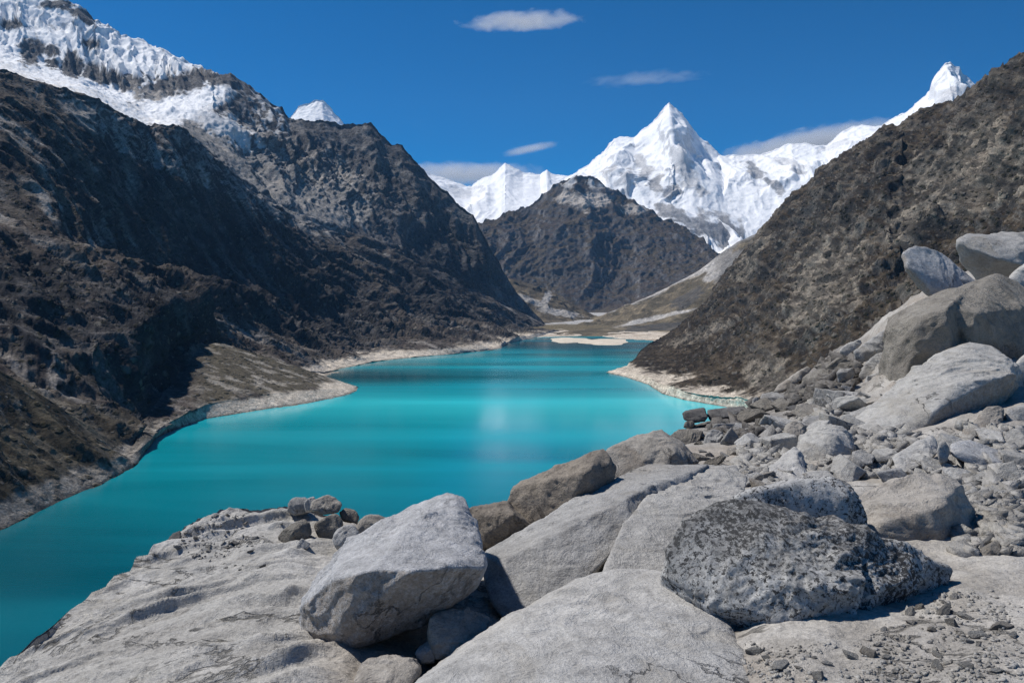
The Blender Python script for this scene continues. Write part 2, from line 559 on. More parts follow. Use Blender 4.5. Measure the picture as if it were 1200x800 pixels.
# ragged shoreline
sh = np.exp(-((V[:, None] - 1) / .6) ** 2) + np.exp(-((V[:, None] - 5) / .4) ** 2)
G[..., 2] += sh * (fbm(W / 16, 5) * .8 + fbm(W / 60 + 4, 3) * .5)
N2 = grid_normals(G)
ppx, ppy = proj(G)
slope = N2[..., 2]
n_a = fbm(W / 150, 6)
n_b = fbm(np.stack([sB / 16, dB / 34, W[..., 2] / 34], -1) + 8, 6)
n_c = fbm(np.stack([sA / 22, dA / 110, W[..., 2] / 110], -1) + 2, 6)
wx = 7 * fbm(W / 60 + 12, 5)
wy = 6 * fbm(W / 60 + 40, 5)
qx, qy = ppx + wx, ppy + wy
veg = ss(.42, .66, slope + .22 * n_b + .10 * n_a)
rock = lerp(ROCK, ROCK2, ss(-.1, .55, n_c + .4 * n_b))
scr = lerp(SCRUB, SCRUB2, ss(-.3, .6, n_b + .4 * n_a))
tint = lerp(rock * .8, scr, veg)
# upper grey mountain : bare rock and scree
vv = V[:, None] + 0 * px[None]
bare = ss(7.7, 8.6, vv + .35 * n_a - .5 * ss(300, 420, ppx) * 0)
bare = np.maximum(bare, ss(330, 470, ppx) * ss(330, 215, qy) * .9)
gre = lerp((.085, .083, .086), (.17, .162, .157), ss(-.25, .5, n_c + .5 * n_b))
tint = lerp(tint, gre, bare)
scree = ss(.0, .25, np.maximum.reduce([blob(qx, qy, 300, 205, 130, 42, .55), blob(qx, qy, 395, 222, 60, 34, .8), blob(qx, qy, 165, 170, 130, 17, .5) * (vv > 7.2),
                                       blob(qx, qy, 235, 152, 120, 34, .35) * (vv > 8)]) + .3 * n_c) * ss(.35, .6, slope + .2 * n_b)
tint = lerp(tint, lerp(SCREE, (.38, .345, .31), ss(0, .5, n_c)), scree * .85)
# pale gullies of fresh scree
gul = ss(.55, .8, ridged(np.stack([q[..., 0] / 300, q[..., 1] / 60, q[..., 2] / 300], -1) + 7, 3) + .2 * n_b) * ss(.35, .5, slope)
tint = lerp(tint, (.17, .155, .14), gul * .45 * ss(6, 7, vv))
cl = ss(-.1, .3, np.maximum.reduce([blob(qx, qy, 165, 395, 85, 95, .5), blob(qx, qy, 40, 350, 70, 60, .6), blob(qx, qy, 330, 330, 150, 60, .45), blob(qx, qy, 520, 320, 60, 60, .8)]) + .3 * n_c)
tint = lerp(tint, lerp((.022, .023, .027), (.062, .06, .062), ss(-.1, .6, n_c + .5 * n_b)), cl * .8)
# the fan
ft = lerp((.105, .09, .065), (.30, .27, .23), ss(.15, .5, fbm(np.stack([W[..., 0] / 26, W[..., 1] / 12, W[..., 2] / 26], -1) + 3, 5)))
tint = lerp(tint, ft, fan * ss(-.1, .2, vv - 1.9 + .2 * n_b))
# olive grass on the ridges close by
near = ss(620, 470, W[..., 1]) * ss(4.9, 4.2, V)[:, None] * ss(.45, .6, slope + .2 * n_b)
tint = lerp(tint, lerp((.030, .026, .016), (.075, .063, .04), ss(-.2, .4, n_b)), near * .8)
# lake's drained margin
z = G[..., 2]
ring_h = np.interp(ppx, [0, 160, 230, 300, 430, 600, 660], [9, 7, 8, 10, 9, 10, 6]) * (1 + .25 * n_b)
beach = ss(ring_h + 2.0, ring_h - 1.5, z)
bcol = lerp((.27, .245, .215), BEACH, ss(170, 300, ppx))
bcol = lerp(bcol, bcol * .55, ss(.1, .5, fbm(W / 6 + 9, 4)) * (.3 + .6 * ss(260, 150, ppx)))
tint = lerp(tint, bcol, beach)
tint = tint * (1 - .5 * ss(1.7, .5, z + .4 * fbm(W / 9 + 3, 3)))[..., None]
# snow and glacier
snowline = np.interp(ppx, [-250, 0, 60, 120, 170, 205, 240, 262, 275, 300], [60, 84, 102, 128, 148, 150, 128, 112, 60, 20])
snow = ss(4, -4, qy - snowline) * (vv > 8.15)
rk = np.maximum.reduce([blob(qx, qy, 37, 60, 15, 18), blob(qx, qy, 85, 76, 14, 16), blob(qx, qy, 60, 60, 8, 9), blob(qx, qy, 62, 76, 9, 6),
                        blob(qx, qy, 118, 88, 34, 10, .3), blob(qx, qy, 155, 97, 24, 10, -.1), blob(qx, qy, 205, 100, 52, 14, -.28), blob(qx, qy, 262, 92, 26, 9, -.1),
                        blob(qx, qy, 15, 30, 16, 6), blob(qx, qy, 66, 6, 18, 5), blob(qx, qy, 100, 20, 18, 6, .6), blob(qx, qy, 105, 52, 9, 6), blob(qx, qy, 158, 125, 10, 6, .5)])
rk2 = ss(.62, .42, slope + .35 * n_b) * ss(10.2, 11.2, vv) * .75
snow = snow * (1 - np.clip(ss(-.15, .2, rk + .35 * n_c + .12 * n_b) + .55 * ss(.35, .6, n_c) * rk2, 0, 1))
dust_ = ss(265, 330, ppx) * ss(.12, .4, n_b + .3 * slope) * ss(10.6, 11.6, vv) * ss(345, 325, ppx)
snow = np.maximum(snow, dust_ * .6)
snow = np.maximum(snow, .6 * ss(-.1, .35, blob(qx, qy, 262, 148, 46, 14, .55) + .5 * n_b + .3 * n_c) * (vv > 8.4))
snow = np.maximum(snow, .75 * ss(-.05, .3, np.maximum(blob(qx, qy, 232, 118, 48, 16, -.25), blob(qx, qy, 200, 128, 60, 12, .1)) + .25 * n_b) * (vv > 8.4))
sc_col = lerp(SNOW, (.70, .67, .63), ss(10.6, 9.6, vv) * ss(-.2, .4, n_b) * .8)
tint = lerp(tint, sc_col, np.clip(snow, 0, 1))
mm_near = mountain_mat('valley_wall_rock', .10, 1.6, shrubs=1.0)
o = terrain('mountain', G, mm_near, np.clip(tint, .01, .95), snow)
finish(o, 'dark scrubby valley wall with a snow-capped ridge above its grey crags', 'mountain', kind='structure')

# ================================================================== RIGHT WALL
px = np.arange(690, 1420, 1.35)
S0 = [(690, 440, 1030), (705, 438.5, 1035), (713, 436, 1050), (735, 429, 1100), (743, 422, 1150), (750, 411, 1250), (760, 403, 1350), (775, 395, 1500), (800, 378, 1650), (833, 348, 1760),
      (843, 331, 1760), (867, 301, 1720), (880, 284, 1700), (893, 263, 1680), (908, 250, 1640), (920, 240, 1600), (943, 220, 1540), (963, 197, 1470), (987, 183, 1400), (1003, 170, 1350),
      (1023, 160, 1300), (1035, 147, 1290), (1060, 147, 1260), (1067, 137, 1250), (1080, 128, 1230), (1113, 120, 1150), (1127, 110, 1110), (1140, 100, 1080),
      (1167, 80, 1000), (1187, 68, 950), (1200, 60, 920), (1300, 0, 820), (1420, -70, 740)]
B1 = rPZ([(690, 439, -6), (705, 438, -3), (713, 437, 0), (735, 442.5, 0), (760, 451, 0), (775, 461, 0), (800, 468, 0), (830, 473, 0), (860, 478, 0), (900, 487, 0),
          (1000, 515, 0), (1200, 560, 0), (1420, 640, 0)], px)
B0 = off(B1, -25, -16)
B1b = rPZ([(690, 438.5, -6), (705, 437.6, -2), (713, 436.2, 1), (735, 436, 5), (760, 441, 8), (775, 450, 8), (800, 456, 10), (830, 461, 10), (860, 465, 10), (900, 474, 10),
           (1000, 500, 10), (1200, 540, 11), (1420, 610, 11)], px)
BS = rY(S0, px)
BS[:, 2] = np.where(px < 713, np.minimum(BS[:, 2], -3), BS[:, 2])
m1 = B1b * .62 + BS * .38
m2 = B1b * .3 + BS * .7
m2[:, 2] += 10 * ss(800, 950, px)
B4 = off(BS, 160, -110)
B5 = off(BS, 700, -600)
G, V = loft([B0, B1, B1b, m1, m2, BS, B4, B5], [3, 22, 130, 130, 110, 10, 6], sharp=(1, 2, 5), vs=4)
Nn = grid_normals(gauss(G, 3, 0))
W = G.copy()
warp = np.stack([fbm(W / 190 + 13, 3), fbm(W / 190 + 41, 3), fbm(W / 190 + 77, 3)], -1)
q = W + warp * 40
q2 = W + warp * 14
ribs = ridged(np.stack([q[..., 1] / 150, q[..., 0] / 420, q[..., 2] / 420], -1) + 11, 5)
crag = ridged(np.stack([q2[..., 1] / 38, q2[..., 0] / 80, q2[..., 2] / 80], -1) + 4, 4)
ledg = ridged(np.stack([q2[..., 1] / 150, q2[..., 0] / 34, q2[..., 2] / 24], -1) + 6, 4)
midr = ridged(np.stack([q2[..., 1] / 13, q2[..., 0] / 24, q2[..., 2] / 24], -1) + 2, 4)
fineN = fbm(W / 10 + 3, 5)
up = np.interp(V, [0, 1, 1.5, 2, 2.4, 3, 4, 4.7, 5, 6, 7], [0, .02, .1, .2, .6, .9, 1, .8, .16, .1, .1])[:, None]
lowf = ss(730, 860, px)[None] * .85 + .15
amp = up * lowf
G = G + Nn * (amp * (ribs * 24 + crag * 5 + ledg * 2.2 + midr * 2.8 + ridged(W / 7 + 3, 3) * 1.0))[..., None] + Nn * (up * lowf * (fineN * 1.4 + midr * 1.4))[..., None]
sh = np.exp(-((V[:, None] - 1) / .6) ** 2)
G[..., 2] += sh * (fbm(W / 14, 5) * .6 + fbm(W / 50 + 4, 3) * .3)
G[..., 2] += np.exp(-((V[:, None] - 5) / .6) ** 2) * (ridged(W / 40 + 8, 5) * 5 + fbm(W / 10, 4) * 1.6) * lowf
N2 = grid_normals(G)
ppx, ppy = proj(G)
slope = N2[..., 2]
n_a = fbm(W / 140 + 5, 6)
n_b = fbm(W / 11 + 18, 6)
n_c = fbm(np.stack([q2[..., 1] / 20, q2[..., 0] / 75, q2[..., 2] / 75], -1) + 22, 6)
qx, qy = ppx + 9 * fbm(W / 40 + 12, 5), ppy + 8 * fbm(W / 40 + 40, 5)
vv = V[:, None] + 0 * px[None]
veg = ss(.40, .62, slope + .25 * n_b + .12 * n_a)
rock = lerp((.045, .042, .040), (.125, .112, .099), ss(-.1, .5, n_c + .4 * n_b))
scr = lerp((.032, .025, .019), (.078, .061, .043), ss(-.3, .6, n_b + .5 * n_a))
tint = lerp(rock, scr, veg)
outc = ss(-.05, .35, np.maximum.reduce([blob(qx, qy, 965, 335, 40, 70, .6), blob(qx, qy, 1145, 200, 90, 50, -.4), blob(qx, qy, 1070, 265, 40, 26), blob(qx, qy, 1080, 200, 20, 26),
                                        blob(qx, qy, 900, 440, 30, 24), blob(qx, qy, 880, 300, 10, 40, .6), blob(qx, qy, 820, 390, 40, 7, -.35)]) + .45 * n_b + .25 * n_c)
tint = lerp(tint, (.19, .165, .135), ss(.0, .45, ledg + .3 * n_b) * .36 * ss(800, 900, ppx))
tint = lerp(tint, lerp((.12, .108, .092), (.32, .28, .23), ss(-.1, .4, n_b + .5 * n_c)), outc * .6)
z = G[..., 2]
ring_h = np.interp(ppx, [700, 760, 860, 1000], [6, 8, 12, 12]) * (1 + .25 * n_b)
beach = ss(ring_h + 2, ring_h - 1.5, z)
bcol = lerp(BEACH * .95, (.30, .25, .20), ss(.0, .5, fbm(W / 5 + 9, 4)) * .8)
tint = lerp(tint, bcol, beach)
tint = tint * (1 - .5 * ss(1.7, .5, z + .4 * fbm(W / 9 + 3, 3)))[..., None]
o = terrain('mountain', G, mountain_mat('scrub_wall_rock', .12, 1.4, shrubs=1.15), np.clip(tint, .01, .9))
finish(o, 'brown rocky valley wall rising behind the rubble slope', 'mountain', kind='structure')

# ================================================================== dark central mountain
px = np.arange(540, 900, 1.0)
C3 = rY([(540, 275, 4200), (563, 262, 4250), (580, 256, 4300), (600, 248, 4350), (620, 238, 4400), (633, 230, 4400), (647, 218, 4400), (655, 214, 4400), (667, 209, 4400), (690, 207, 4400), (703, 212, 4400),
         (712, 218, 4400), (733, 230, 4380), (745, 236, 4350), (760, 243, 4330), (777, 256, 4300), (800, 264, 4250), (815, 276, 4200), (830, 289, 4100), (845, 300, 4000), (870, 318, 3900), (900, 340, 3900)], px)
C1 = rY([(540, 345, 3800), (600, 345, 3750), (640, 355, 3700), (690, 372, 3600), (740, 360, 3600), (780, 345, 3550), (830, 318, 3600), (870, 330, 3700), (900, 350, 3800)], px)
C0 = off(C1, -300, -60)
C2 = C1 * .45 + C3 * .55
C2[:, 1] -= 60
C4 = off(C3, 300, -120)
C5 = off(C3, 900, -700)
G, V = loft([C0, C1, C2, C3, C4, C5], [6, 100, 90, 10, 6], sharp=(3,), vs=4)
Nn = grid_normals(gauss(G, 3, 0))
W = G.copy()
warp = np.stack([fbm(W / 500 + 13, 3), fbm(W / 500 + 41, 3), fbm(W / 500 + 77, 3)], -1)
q = W + warp * 160
ribs = ridged(np.stack([q[..., 0] / 330, q[..., 1] / 900, q[..., 2] / 800], -1) + 3, 6)
crag = ridged((W + warp * 50) / 130 + 4, 5)
up = np.interp(V, [0, 1, 1.5, 2, 2.7, 3, 4, 5], [.3, .5, 1, 1, .8, .14, .1, .1])[:, None]
G[..., 2] += np.exp(-((V[:, None] - 3) / .5) ** 2) * (ridged(W / 120 + 8, 5) * 18 + fbm(W / 35, 4) * 7)
G = G + Nn * (up * (ribs * 34 + crag * 10 + ridged(W / 50, 4) * 6))[..., None] + Nn * (up * 6 * fbm(W / 40, 5))[..., None]
N2 = grid_normals(G)
ppx, ppy = proj(G)
n_a, n_b, n_c = fbm(W / 400, 6), fbm(W / 70 + 18, 6), fbm(W / np.array((80., 200., 200.)) + 22, 6)
qx, qy = ppx + 6 * n_b, ppy + 5 * fbm(W / 100 + 40, 5)
tint = lerp(lerp((.088, .087, .09), (.165, .158, .156), ss(-.2, .5, n_c + .4 * n_b)), lerp(SCRUB, (.08, .066, .05), ss(-.2, .4, n_b)), ss(.5, .68, N2[..., 2] + .2 * n_b))
pale = ss(-.05, .3, np.maximum.reduce([blob(qx, qy, 690, 235, 30, 11, -.1), blob(qx, qy, 745, 246, 16, 8), blob(qx, qy, 668, 232, 16, 7)]) + .3 * n_b)
tint = lerp(tint, (.44, .40, .36), pale * .9)
snow = ss(.1, .5, n_b + .5 * n_c) * ss(226, 214, ppy) * ss(640, 660, ppx) * ss(735, 715, ppx) * .55
tint = lerp(tint, SNOW, snow)
mm_far = mountain_mat('far_rock', .022, 6.0, (.65, 1.35))
o = terrain('mountain', G, mm_far, np.clip(tint, .01, .9), snow)
finish(o, 'dark rounded rock mountain standing under the snow pyramid', 'mountain', kind='structure')


# ================================================================== snow mountains
def snow_peak(label, sky, base, step, x0, x1, Yb, ribsc, seed, rockamt, patches=(), mid=None, bow=0.0, apron=None, scale=1.0, relief=1.0):
    px = np.arange(x0, x1, step)
    D3 = rY(sky, px)
    D1 = rY(base, px)
    D0 = off(D1, -400, -150)
    D2 = D1 * .5 + D3 * .5 + np.array((0, bow, 0))
    D4 = off(D3, 350, -220)
    D5 = off(D3, 1200, -1000)
    G, V = loft([D0, D1, D2, D3, D4, D5], [6, 110, 110, 8, 5], sharp=(3,), vs=4)
    Nn = grid_normals(gauss(G, 3, 0))
    W = G.copy()
    warp = np.stack([fbm(W / 600 + seed, 3), fbm(W / 600 + 41 + seed, 3), fbm(W / 600 + 77 + seed, 3)], -1)
    q = W + warp * 150 * scale
    ribs = ridged(np.stack([q[..., 0] / ribsc, q[..., 1] / (ribsc * 3), q[..., 2] / (ribsc * 2.6)], -1) + seed, 4)
    flut = ridged(np.stack([q[..., 0] / (ribsc * .22), q[..., 1] / (ribsc * 2), q[..., 2] / (ribsc * 1.4)], -1) + seed, 3)
    up = np.interp(V, [0, 1, 1.4, 2, 2.7, 3, 4, 5], [.2, .5, .9, .85, .34, .10, .1, .1])[:, None]
    ppx, ppy = proj(G)
    soft = np.ones(G.shape[:2])
    if apron:
        soft = 1 - .75 * ss(-.1, .3, np.maximum.reduce([blob(ppx, ppy, *a) for a in apron]))
    G = G + Nn * (up * soft * relief * (ribs * 95 + flut * 15) * scale)[..., None] + Nn * (up * 4.5 * scale * fbm(W / 60, 5))[..., None]
    G[..., 2] += np.exp(-((V[:, None] - 3) / .4) ** 2) * (ridged(W / 110 + 8, 4) * 8 + fbm(W / 40, 4) * 6) * scale
    N2 = grid_normals(G)
    ppx, ppy = proj(G)
    n_b, n_c = fbm(W / 90 + 18 + seed, 6), fbm(W / np.array((70., 200., 220.)) + 22 + seed, 6)
    qx, qy = ppx + 5 * n_b, ppy + 4 * fbm(W / 120 + 40, 5)
    rk = ss(.55, .3, N2[..., 2] + .3 * n_b + .25 * n_c) * rockamt
    for (cx, cy, rx, ry, rot, am) in patches:
        rk = np.maximum(rk, am * ss(-.1, .25, blob(qx, qy, cx, cy, rx, ry, rot) + .45 * n_c + .2 * n_b))
    rk = np.clip(rk, 0, 1)
    tint = lerp(SNOW, lerp((.16, .158, .165), (.30, .285, .275), ss(-.3, .4, n_c)), rk)
    o = terrain('snow_mountain', G, mm_far, np.clip(tint, .01, .95), 1 - rk)
    finish(o, label, 'snow mountain', kind='structure')


snow_peak('tall white pyramid peak with dark rock ribs down its shaded flank',
          [(560, 290, 6000), (600, 262, 6100), (640, 224, 6200), (667, 206, 6300), (687, 193, 6350), (700, 182, 6400), (707, 177, 6420), (714, 168, 6430), (720, 162, 6440), (743, 160, 6450), (752, 152, 6460), (760, 147, 6470), (770, 136, 6480), (777, 126, 6490), (784, 119.5, 6500),
           (792, 126, 6500), (800, 133, 6500), (810, 147, 6500), (820, 160, 6480), (833, 170, 6450), (843, 180, 6420), (870, 195, 6350), (900, 220, 6300), (940, 260, 6200)],
          [(560, 300, 5200), (690, 255, 5000), (760, 270, 4900), (800, 285, 4700), (830, 305, 4500), (870, 315, 4400), (940, 330, 4300)],
          1.0, 560, 940, 0, 420, 3, .42,
          [(768, 215, 9, 16, .3, .8), (757, 200, 10, 10, 0, .6), (790, 225, 9, 10, 0, .75), (805, 205, 10, 22, -.5, .5), (750, 190, 8, 10, 0, .5), (820, 222, 12, 6, .4, .6), (735, 205, 10, 6, 0, .5), (800, 175, 5, 25, -.35, .35),
           (838, 268, 40, 15, .15, .9), (860, 285, 30, 16, .3, .95), (800, 258, 36, 9, .5, .85), (842, 252, 20, 5, .2, .6), (712, 200, 12, 4, -.4, .5)],
          bow=-150, apron=[(860, 235, 60, 45), (790, 250, 60, 14, .4)])
snow_peak('jagged white ridge ending in a steep tooth-shaped snow summit',
          [(790, 230, 6300), (820, 205, 6250), (843, 183, 6200), (860, 181, 6200), (883, 182, 6180), (905, 175, 6150), (927, 168, 6100), (945, 168, 6080), (967, 170, 6050), (977, 161, 6040), (987, 153, 6030), (1000, 148, 6020), (1007, 147, 6000), (1033, 147, 5980), (1040, 141, 5970), (1047, 137, 5960),
           (1060, 132, 5950), (1067, 127, 5940), (1077, 117, 5920), (1085, 112, 5910), (1090, 106, 5900), (1092, 97, 5900), (1097, 88, 5900), (1103, 80, 5900), (1108, 74, 5900), (1114, 73, 5900), (1119, 77, 5900), (1124, 78, 5900), (1128, 87, 5890), (1134, 92, 5880), (1141, 98, 5870), (1155, 115, 5860), (1180, 145, 5850), (1230, 200, 5800)],
          [(790, 300, 4700), (850, 290, 4700), (900, 290, 4700), (960, 270, 4700), (1050, 220, 4700), (1120, 190, 4800), (1230, 240, 4900)],
          1.0, 790, 1230, 0, 300, 23, .32,
          [(885, 200, 18, 7, .7, .75), (905, 215, 22, 5, .75, .8), (935, 200, 10, 6, .5, .6), (925, 190, 24, 4, .2, .35), (1110, 108, 22, 6, -.2, .45), (1113, 118, 24, 8, -.3, .4), (980, 170, 20, 4, -.4, .3)],
          bow=-100, apron=[(890, 245, 70, 30)], relief=.8)
snow_peak('low broad white snow ridge behind the gap in the valley',
          [(440, 230, 7400), (470, 200, 7400), (495, 196, 7400), (505, 203, 7400), (513, 206, 7400), (533, 213, 7400), (545, 217, 7400), (553, 218, 7400), (560, 211, 7400), (567, 207, 7400), (575, 205, 7400), (580, 202, 7400), (587, 194, 7400), (592, 191, 7400), (597, 193, 7400), (603, 197, 7400), (613, 202, 7400), (625, 203, 7400),
           (633, 205, 7400), (637, 201, 7400), (641, 199, 7400), (645, 203, 7400), (652, 205, 7400), (667, 206, 7400), (700, 225, 7400), (740, 250, 7400)],
          [(440, 290, 5800), (600, 285, 5800), (740, 290, 5800)],
          1.0, 440, 740, 0, 500, 47, .05, [(540, 225, 22, 5, .2, .25), (560, 222, 10, 4, 0, .3)], bow=-100, relief=.55)
snow_peak('small snow tip peeping over the grey crag',
          [(300, 190, 6200), (335, 145, 6200), (347, 129, 6200), (350, 124, 6200), (357, 122, 6200), (365, 119.5, 6200), (372, 117.5, 6200), (378, 117, 6200), (383, 121, 6200), (388, 127, 6200), (393, 133, 6200), (402, 143, 6200), (420, 165, 6200), (450, 190, 6200)],
          [(300, 230, 5300), (450, 230, 5300)],
          .9, 300, 450, 0, 300, 61, .03, (), relief=.6)


# ================================================================== valley head
def small_loft(name, label, rows, segs, x0, x1, step, colf, nz, sharp=(), mat=None, vs=3):
    px = np.arange(x0, x1, step)
    rr = [r(px) for r in rows]
    G, V = loft(rr, segs, sharp=sharp, vs=vs)
    Nn = grid_normals(G)
    W = G.copy()
    G = G + Nn * (nz(W, V[:, None]))[..., None]
    ppx, ppy = proj(G)
    tint = colf(W, V[:, None], ppx, ppy, grid_normals(G)[..., 2])
    o = terrain(name, G, mat or mm_far, np.clip(tint, .01, .9))
    finish(o, label, name.split('_')[-1], kind='structure')
    return o


# brown knoll
ky = [(560, 322, 3250), (585, 326, 3250), (600, 327, 3250), (620, 332, 3250), (640, 339, 3250), (657, 347, 3230), (675, 357, 3200), (690, 365, 3150), (705, 373, 3100), (720, 380, 3000)]
small_loft('hill', 'small brown grassy knoll with pale erosion scars at the valley head',
           [lambda p: off(rY([(560, 370, 2750), (640, 376, 2750), (690, 380, 2850), (720, 383, 2900)], p), -60, -8),
            lambda p: rY([(560, 366, 2780), (640, 373, 2780), (690, 378, 2880), (720, 382, 2920)], p),
            lambda p: rY(ky, p), lambda p: off(rY(ky, p), 200, -60), lambda p: off(rY(ky, p), 500, -200)],
           [5, 90, 20, 10], 560, 720, .8,
           lambda W, V, x, y, s: lerp(lerp((.085, .07, .05), (.16, .13, .09), ss(-.3, .5, fbm(W / 60, 6))), (.40, .38, .36),
                                      ss(-.05, .3, np.maximum.reduce([blob(x, y, 622, 352, 22, 4, .35), blob(x, y, 640, 350, 5, 12, .5), blob(x, y, 655, 366, 30, 4.5, .15)]) + .4 * fbm(W / 40 + 5, 5)) * .8),
           lambda W, V: ss(.8, 1.3, V) * (ridged(W / 160, 5) * 16 + fbm(W / 30, 4) * 3) * np.where(V > 1.9, .35, 1), sharp=(2,))
# scree fan running down from the glacier
fy = [(640, 388, 2700), (672, 380, 2950), (690, 374, 3050), (715, 366, 3080), (740, 356, 3100), (780, 338, 3120), (800, 328, 3120), (820, 316, 3120), (835, 304, 3120), (850, 293, 3100), (865, 283, 3100), (880, 276, 3100), (920, 255, 3100), (960, 235, 3100)]
small_loft('scree_slope', 'long olive-brown fan slope with pale scree along its upper edge', [
    lambda p: off(rPZ([(640, 392.5, 4), (960, 392.5, 4)], p), -90, -8),
    lambda p: rPZ([(640, 389, 6), (720, 387, 8), (960, 387, 10)], p),
    lambda p: rY([(640, 388.5, 2500), (700, 380, 2650), (780, 370, 2500), (840, 345, 2500), (960, 300, 2500)], p),
    lambda p: rY(fy, p), lambda p: off(rY(fy, p), 150, -60), lambda p: off(rY(fy, p), 500, -300)],
    [5, 50, 90, 10, 6], 640, 960, 1.0,
    lambda W, V, x, y, s: lerp(lerp(lerp((.095, .08, .055), (.19, .155, .105), ss(-.3, .5, fbm(W / 70 + 3, 6))), (.07, .068, .068),
                                    ss(-.1, .3, np.maximum(blob(x, y, 805, 350, 24, 9, -.5), blob(x, y, 780, 383, 60, 6, -.1)) + .4 * fbm(W / 50, 5)) * .7), lerp((.46, .44, .42), (.20, .195, .19), ss(828, 850, x)),
                               np.clip(ss(2.86, 2.97, V + .06 * fbm(W / 60 + 9, 5)) + ss(-.05, .25, np.maximum.reduce([blob(x, y, 765, 373, 50, 3, -.22), blob(x, y, 850, 312, 30, 20, -.4)]) + .35 * fbm(W / 45 + 6, 5)), 0, 1) * .8),
    lambda W, V: ss(1, 2, V) * (ridged(W / 200, 5) * 15 + fbm(W / 30, 4) * 3) * np.where(V > 2.9, .25, 1), sharp=(3,))
# flat valley floor behind the delta and the pale delta shore
small_loft('valley_floor', 'flat pale gravel valley floor at the head of the lake', [
    lambda p: off(rPZ([(520, 401, 0), (600, 399, 0), (640, 395.5, 0), (700, 394, 0), (735, 398, 0), (780, 401, 0), (860, 401, 0)], p), -40, -12),
    lambda p: rPZ([(520, 401, 0), (600, 398, 0), (640, 395, 0), (700, 394, 0), (735, 398, 0), (780, 401, 0), (860, 401, 0)], p),
    lambda p: rPZ([(520, 390, 9), (600, 388, 9), (640, 386.5, 8), (700, 386, 7), (780, 388, 8), (860, 388, 9)], p),
    lambda p: rPZ([(520, 380, 14), (640, 379, 14), (700, 379, 14), (860, 381, 14)], p),
    lambda p: rYZ([(520, 3900, 40), (640, 3900, 40), (860, 3900, 50)], p)],
    [4, 40, 30, 40], 520, 860, .9,
    lambda W, V, x, y, s: lerp(lerp(lerp(BEACH, (.40, .33, .26), ss(-.1, .4, fbm(W / np.array((60., 25., 10.)), 5))), (.16, .13, .08), ss(1.75, 2.1, V + .25 * fbm(W / 40, 5))),
                               (.40, .39, .38), ss(2.7, 3.1, V + .15 * fbm(W / 50 + 3, 5))),
    lambda W, V: ss(.6, 1.4, V) * fbm(W / 50, 5) * 1.6 + ss(1.2, .8, np.abs(V - 1)) * fbm(W / 30 + 7, 5) * .8, mat=mm_near)


# ================================================================== lake
def lake_mat():
    t = NT('glacial_water')
    co = t.n('ShaderNodeTexCoord').outputs['Object']
    mp = t.n('ShaderNodeMapping')
    mp.inputs['Scale'].default_value = (.0013, .0085, 1)
    t.l(co, mp.inputs['Vector'])
    mp2 = t.n('ShaderNodeMapping')
    mp2.inputs['Scale'].default_value = (.0006, .0022, 1)
    mp2.inputs['Location'].default_value = (3.3, 1.7, 0)
    t.l(co, mp2.inputs['Vector'])
    a = t.noise(mp.outputs[0], 1.0, 4, .5, .4)
    b = t.noise(mp2.outputs[0], 1.0, 3, .5, .2)
    s = t.math('ADD', t.math('MULTIPLY', a, .42), t.math('MULTIPLY', b, .86))
    # milky bands, with cloud shadow and dark mountain reflection painted into the colour
    sx = t.n('ShaderNodeSeparateXYZ')
    t.l(co, sx.inputs[0])
    pl = t.ramp(t.math('DIVIDE', sx.outputs['Y'], 2400.0), [(.10, -0.0), (.15, .12), (.22, .45), (.28, .9), (.31, .95), (.345, .55), (.42, .22), (.6, .16), (.85, .2), (1, .35)])
    s = t.math('ADD', t.math('MULTIPLY', s, .75), t.math('MULTIPLY', pl, .42))
    col = t.ramp(s, [(.36, (.0, .036, .044)), (.52, (.0, .085, .115)), (.68, (.003, .31, .37)), (.88, (.03, .58, .64))])
    mp3 = t.n('ShaderNodeMapping')
    mp3.inputs['Scale'].default_value = (.16, .5, 1)
    t.l(co, mp3.inputs['Vector'])
    w = t.noise(mp3.outputs[0], 1.0, 6, .65)
    nr = t.bump(w, .22, .22)
    rg = t.ramp(a, [(.35, .10), (.65, .26)])
    x = t.bsdf(col, rg, nr, .5)
    x.inputs['IOR'].default_value = 1.333
    return t.m


me_v = np.array([(-1800, 60, 0), (1800, 60, 0), (1800, 3000, 0), (-1800, 3000, 0)], float)
o = mesh_obj('lake', me_v, np.array([[0, 1, 2, 3]]), lake_mat(), False)
finish(o, 'milky turquoise glacial lake filling the valley', 'lake', kind='structure')

bar = NT('sand')
_co = bar.n('ShaderNodeTexCoord').outputs['Object']
bar.bsdf(bar.ramp(bar.noise(_co, .07, 7, .7), [(.3, (.38, .32, .25)), (.48, (.60, .53, .43)), (.7, (.72, .65, .55))]), .95, None, .1)
for (cx, cy, rx, ry, h, lab) in ((668, 398.5, 27, 3.6, 3.0, 'pale sandbar beside the delta shore, the narrower of two'),
                                 (708, 400.5, 33, 4.2, 3.2, 'pale tapering sandbar lying out in the lake off the delta')):
    n, m = 90, 14
    th = np.linspace(0, 2 * np.pi, n, endpoint=False)
    vs_ = []
    for k in range(m + 1):
        r = 1 - k / m
        wob = 1 + .10 * np.sin(3 * th + cx) + .06 * np.sin(7 * th + 1)
        x_ = cx + rx * r * wob * np.cos(th)
        y_ = cy + ry * r * wob * np.sin(th)
        p = P(x_, y_, plane_Y(y_, 0.0))
        p[:, 2] = -1.0 + (h + 1.0) * (1 - r ** 2.2) + .3 * fbm(p / 25, 3)
        vs_.append(p)
    vtx = np.concatenate(vs_)
    i = np.arange((m + 1) * n).reshape(m + 1, n)
    fc = np.stack([i[:-1], np.roll(i[:-1], -1, 1), np.roll(i[1:], -1, 1), i[1:]], -1).reshape(-1, 4)
    finish(mesh_obj('sandbar', vtx, fc, bar.m), lab, 'sandbar', kind='structure')

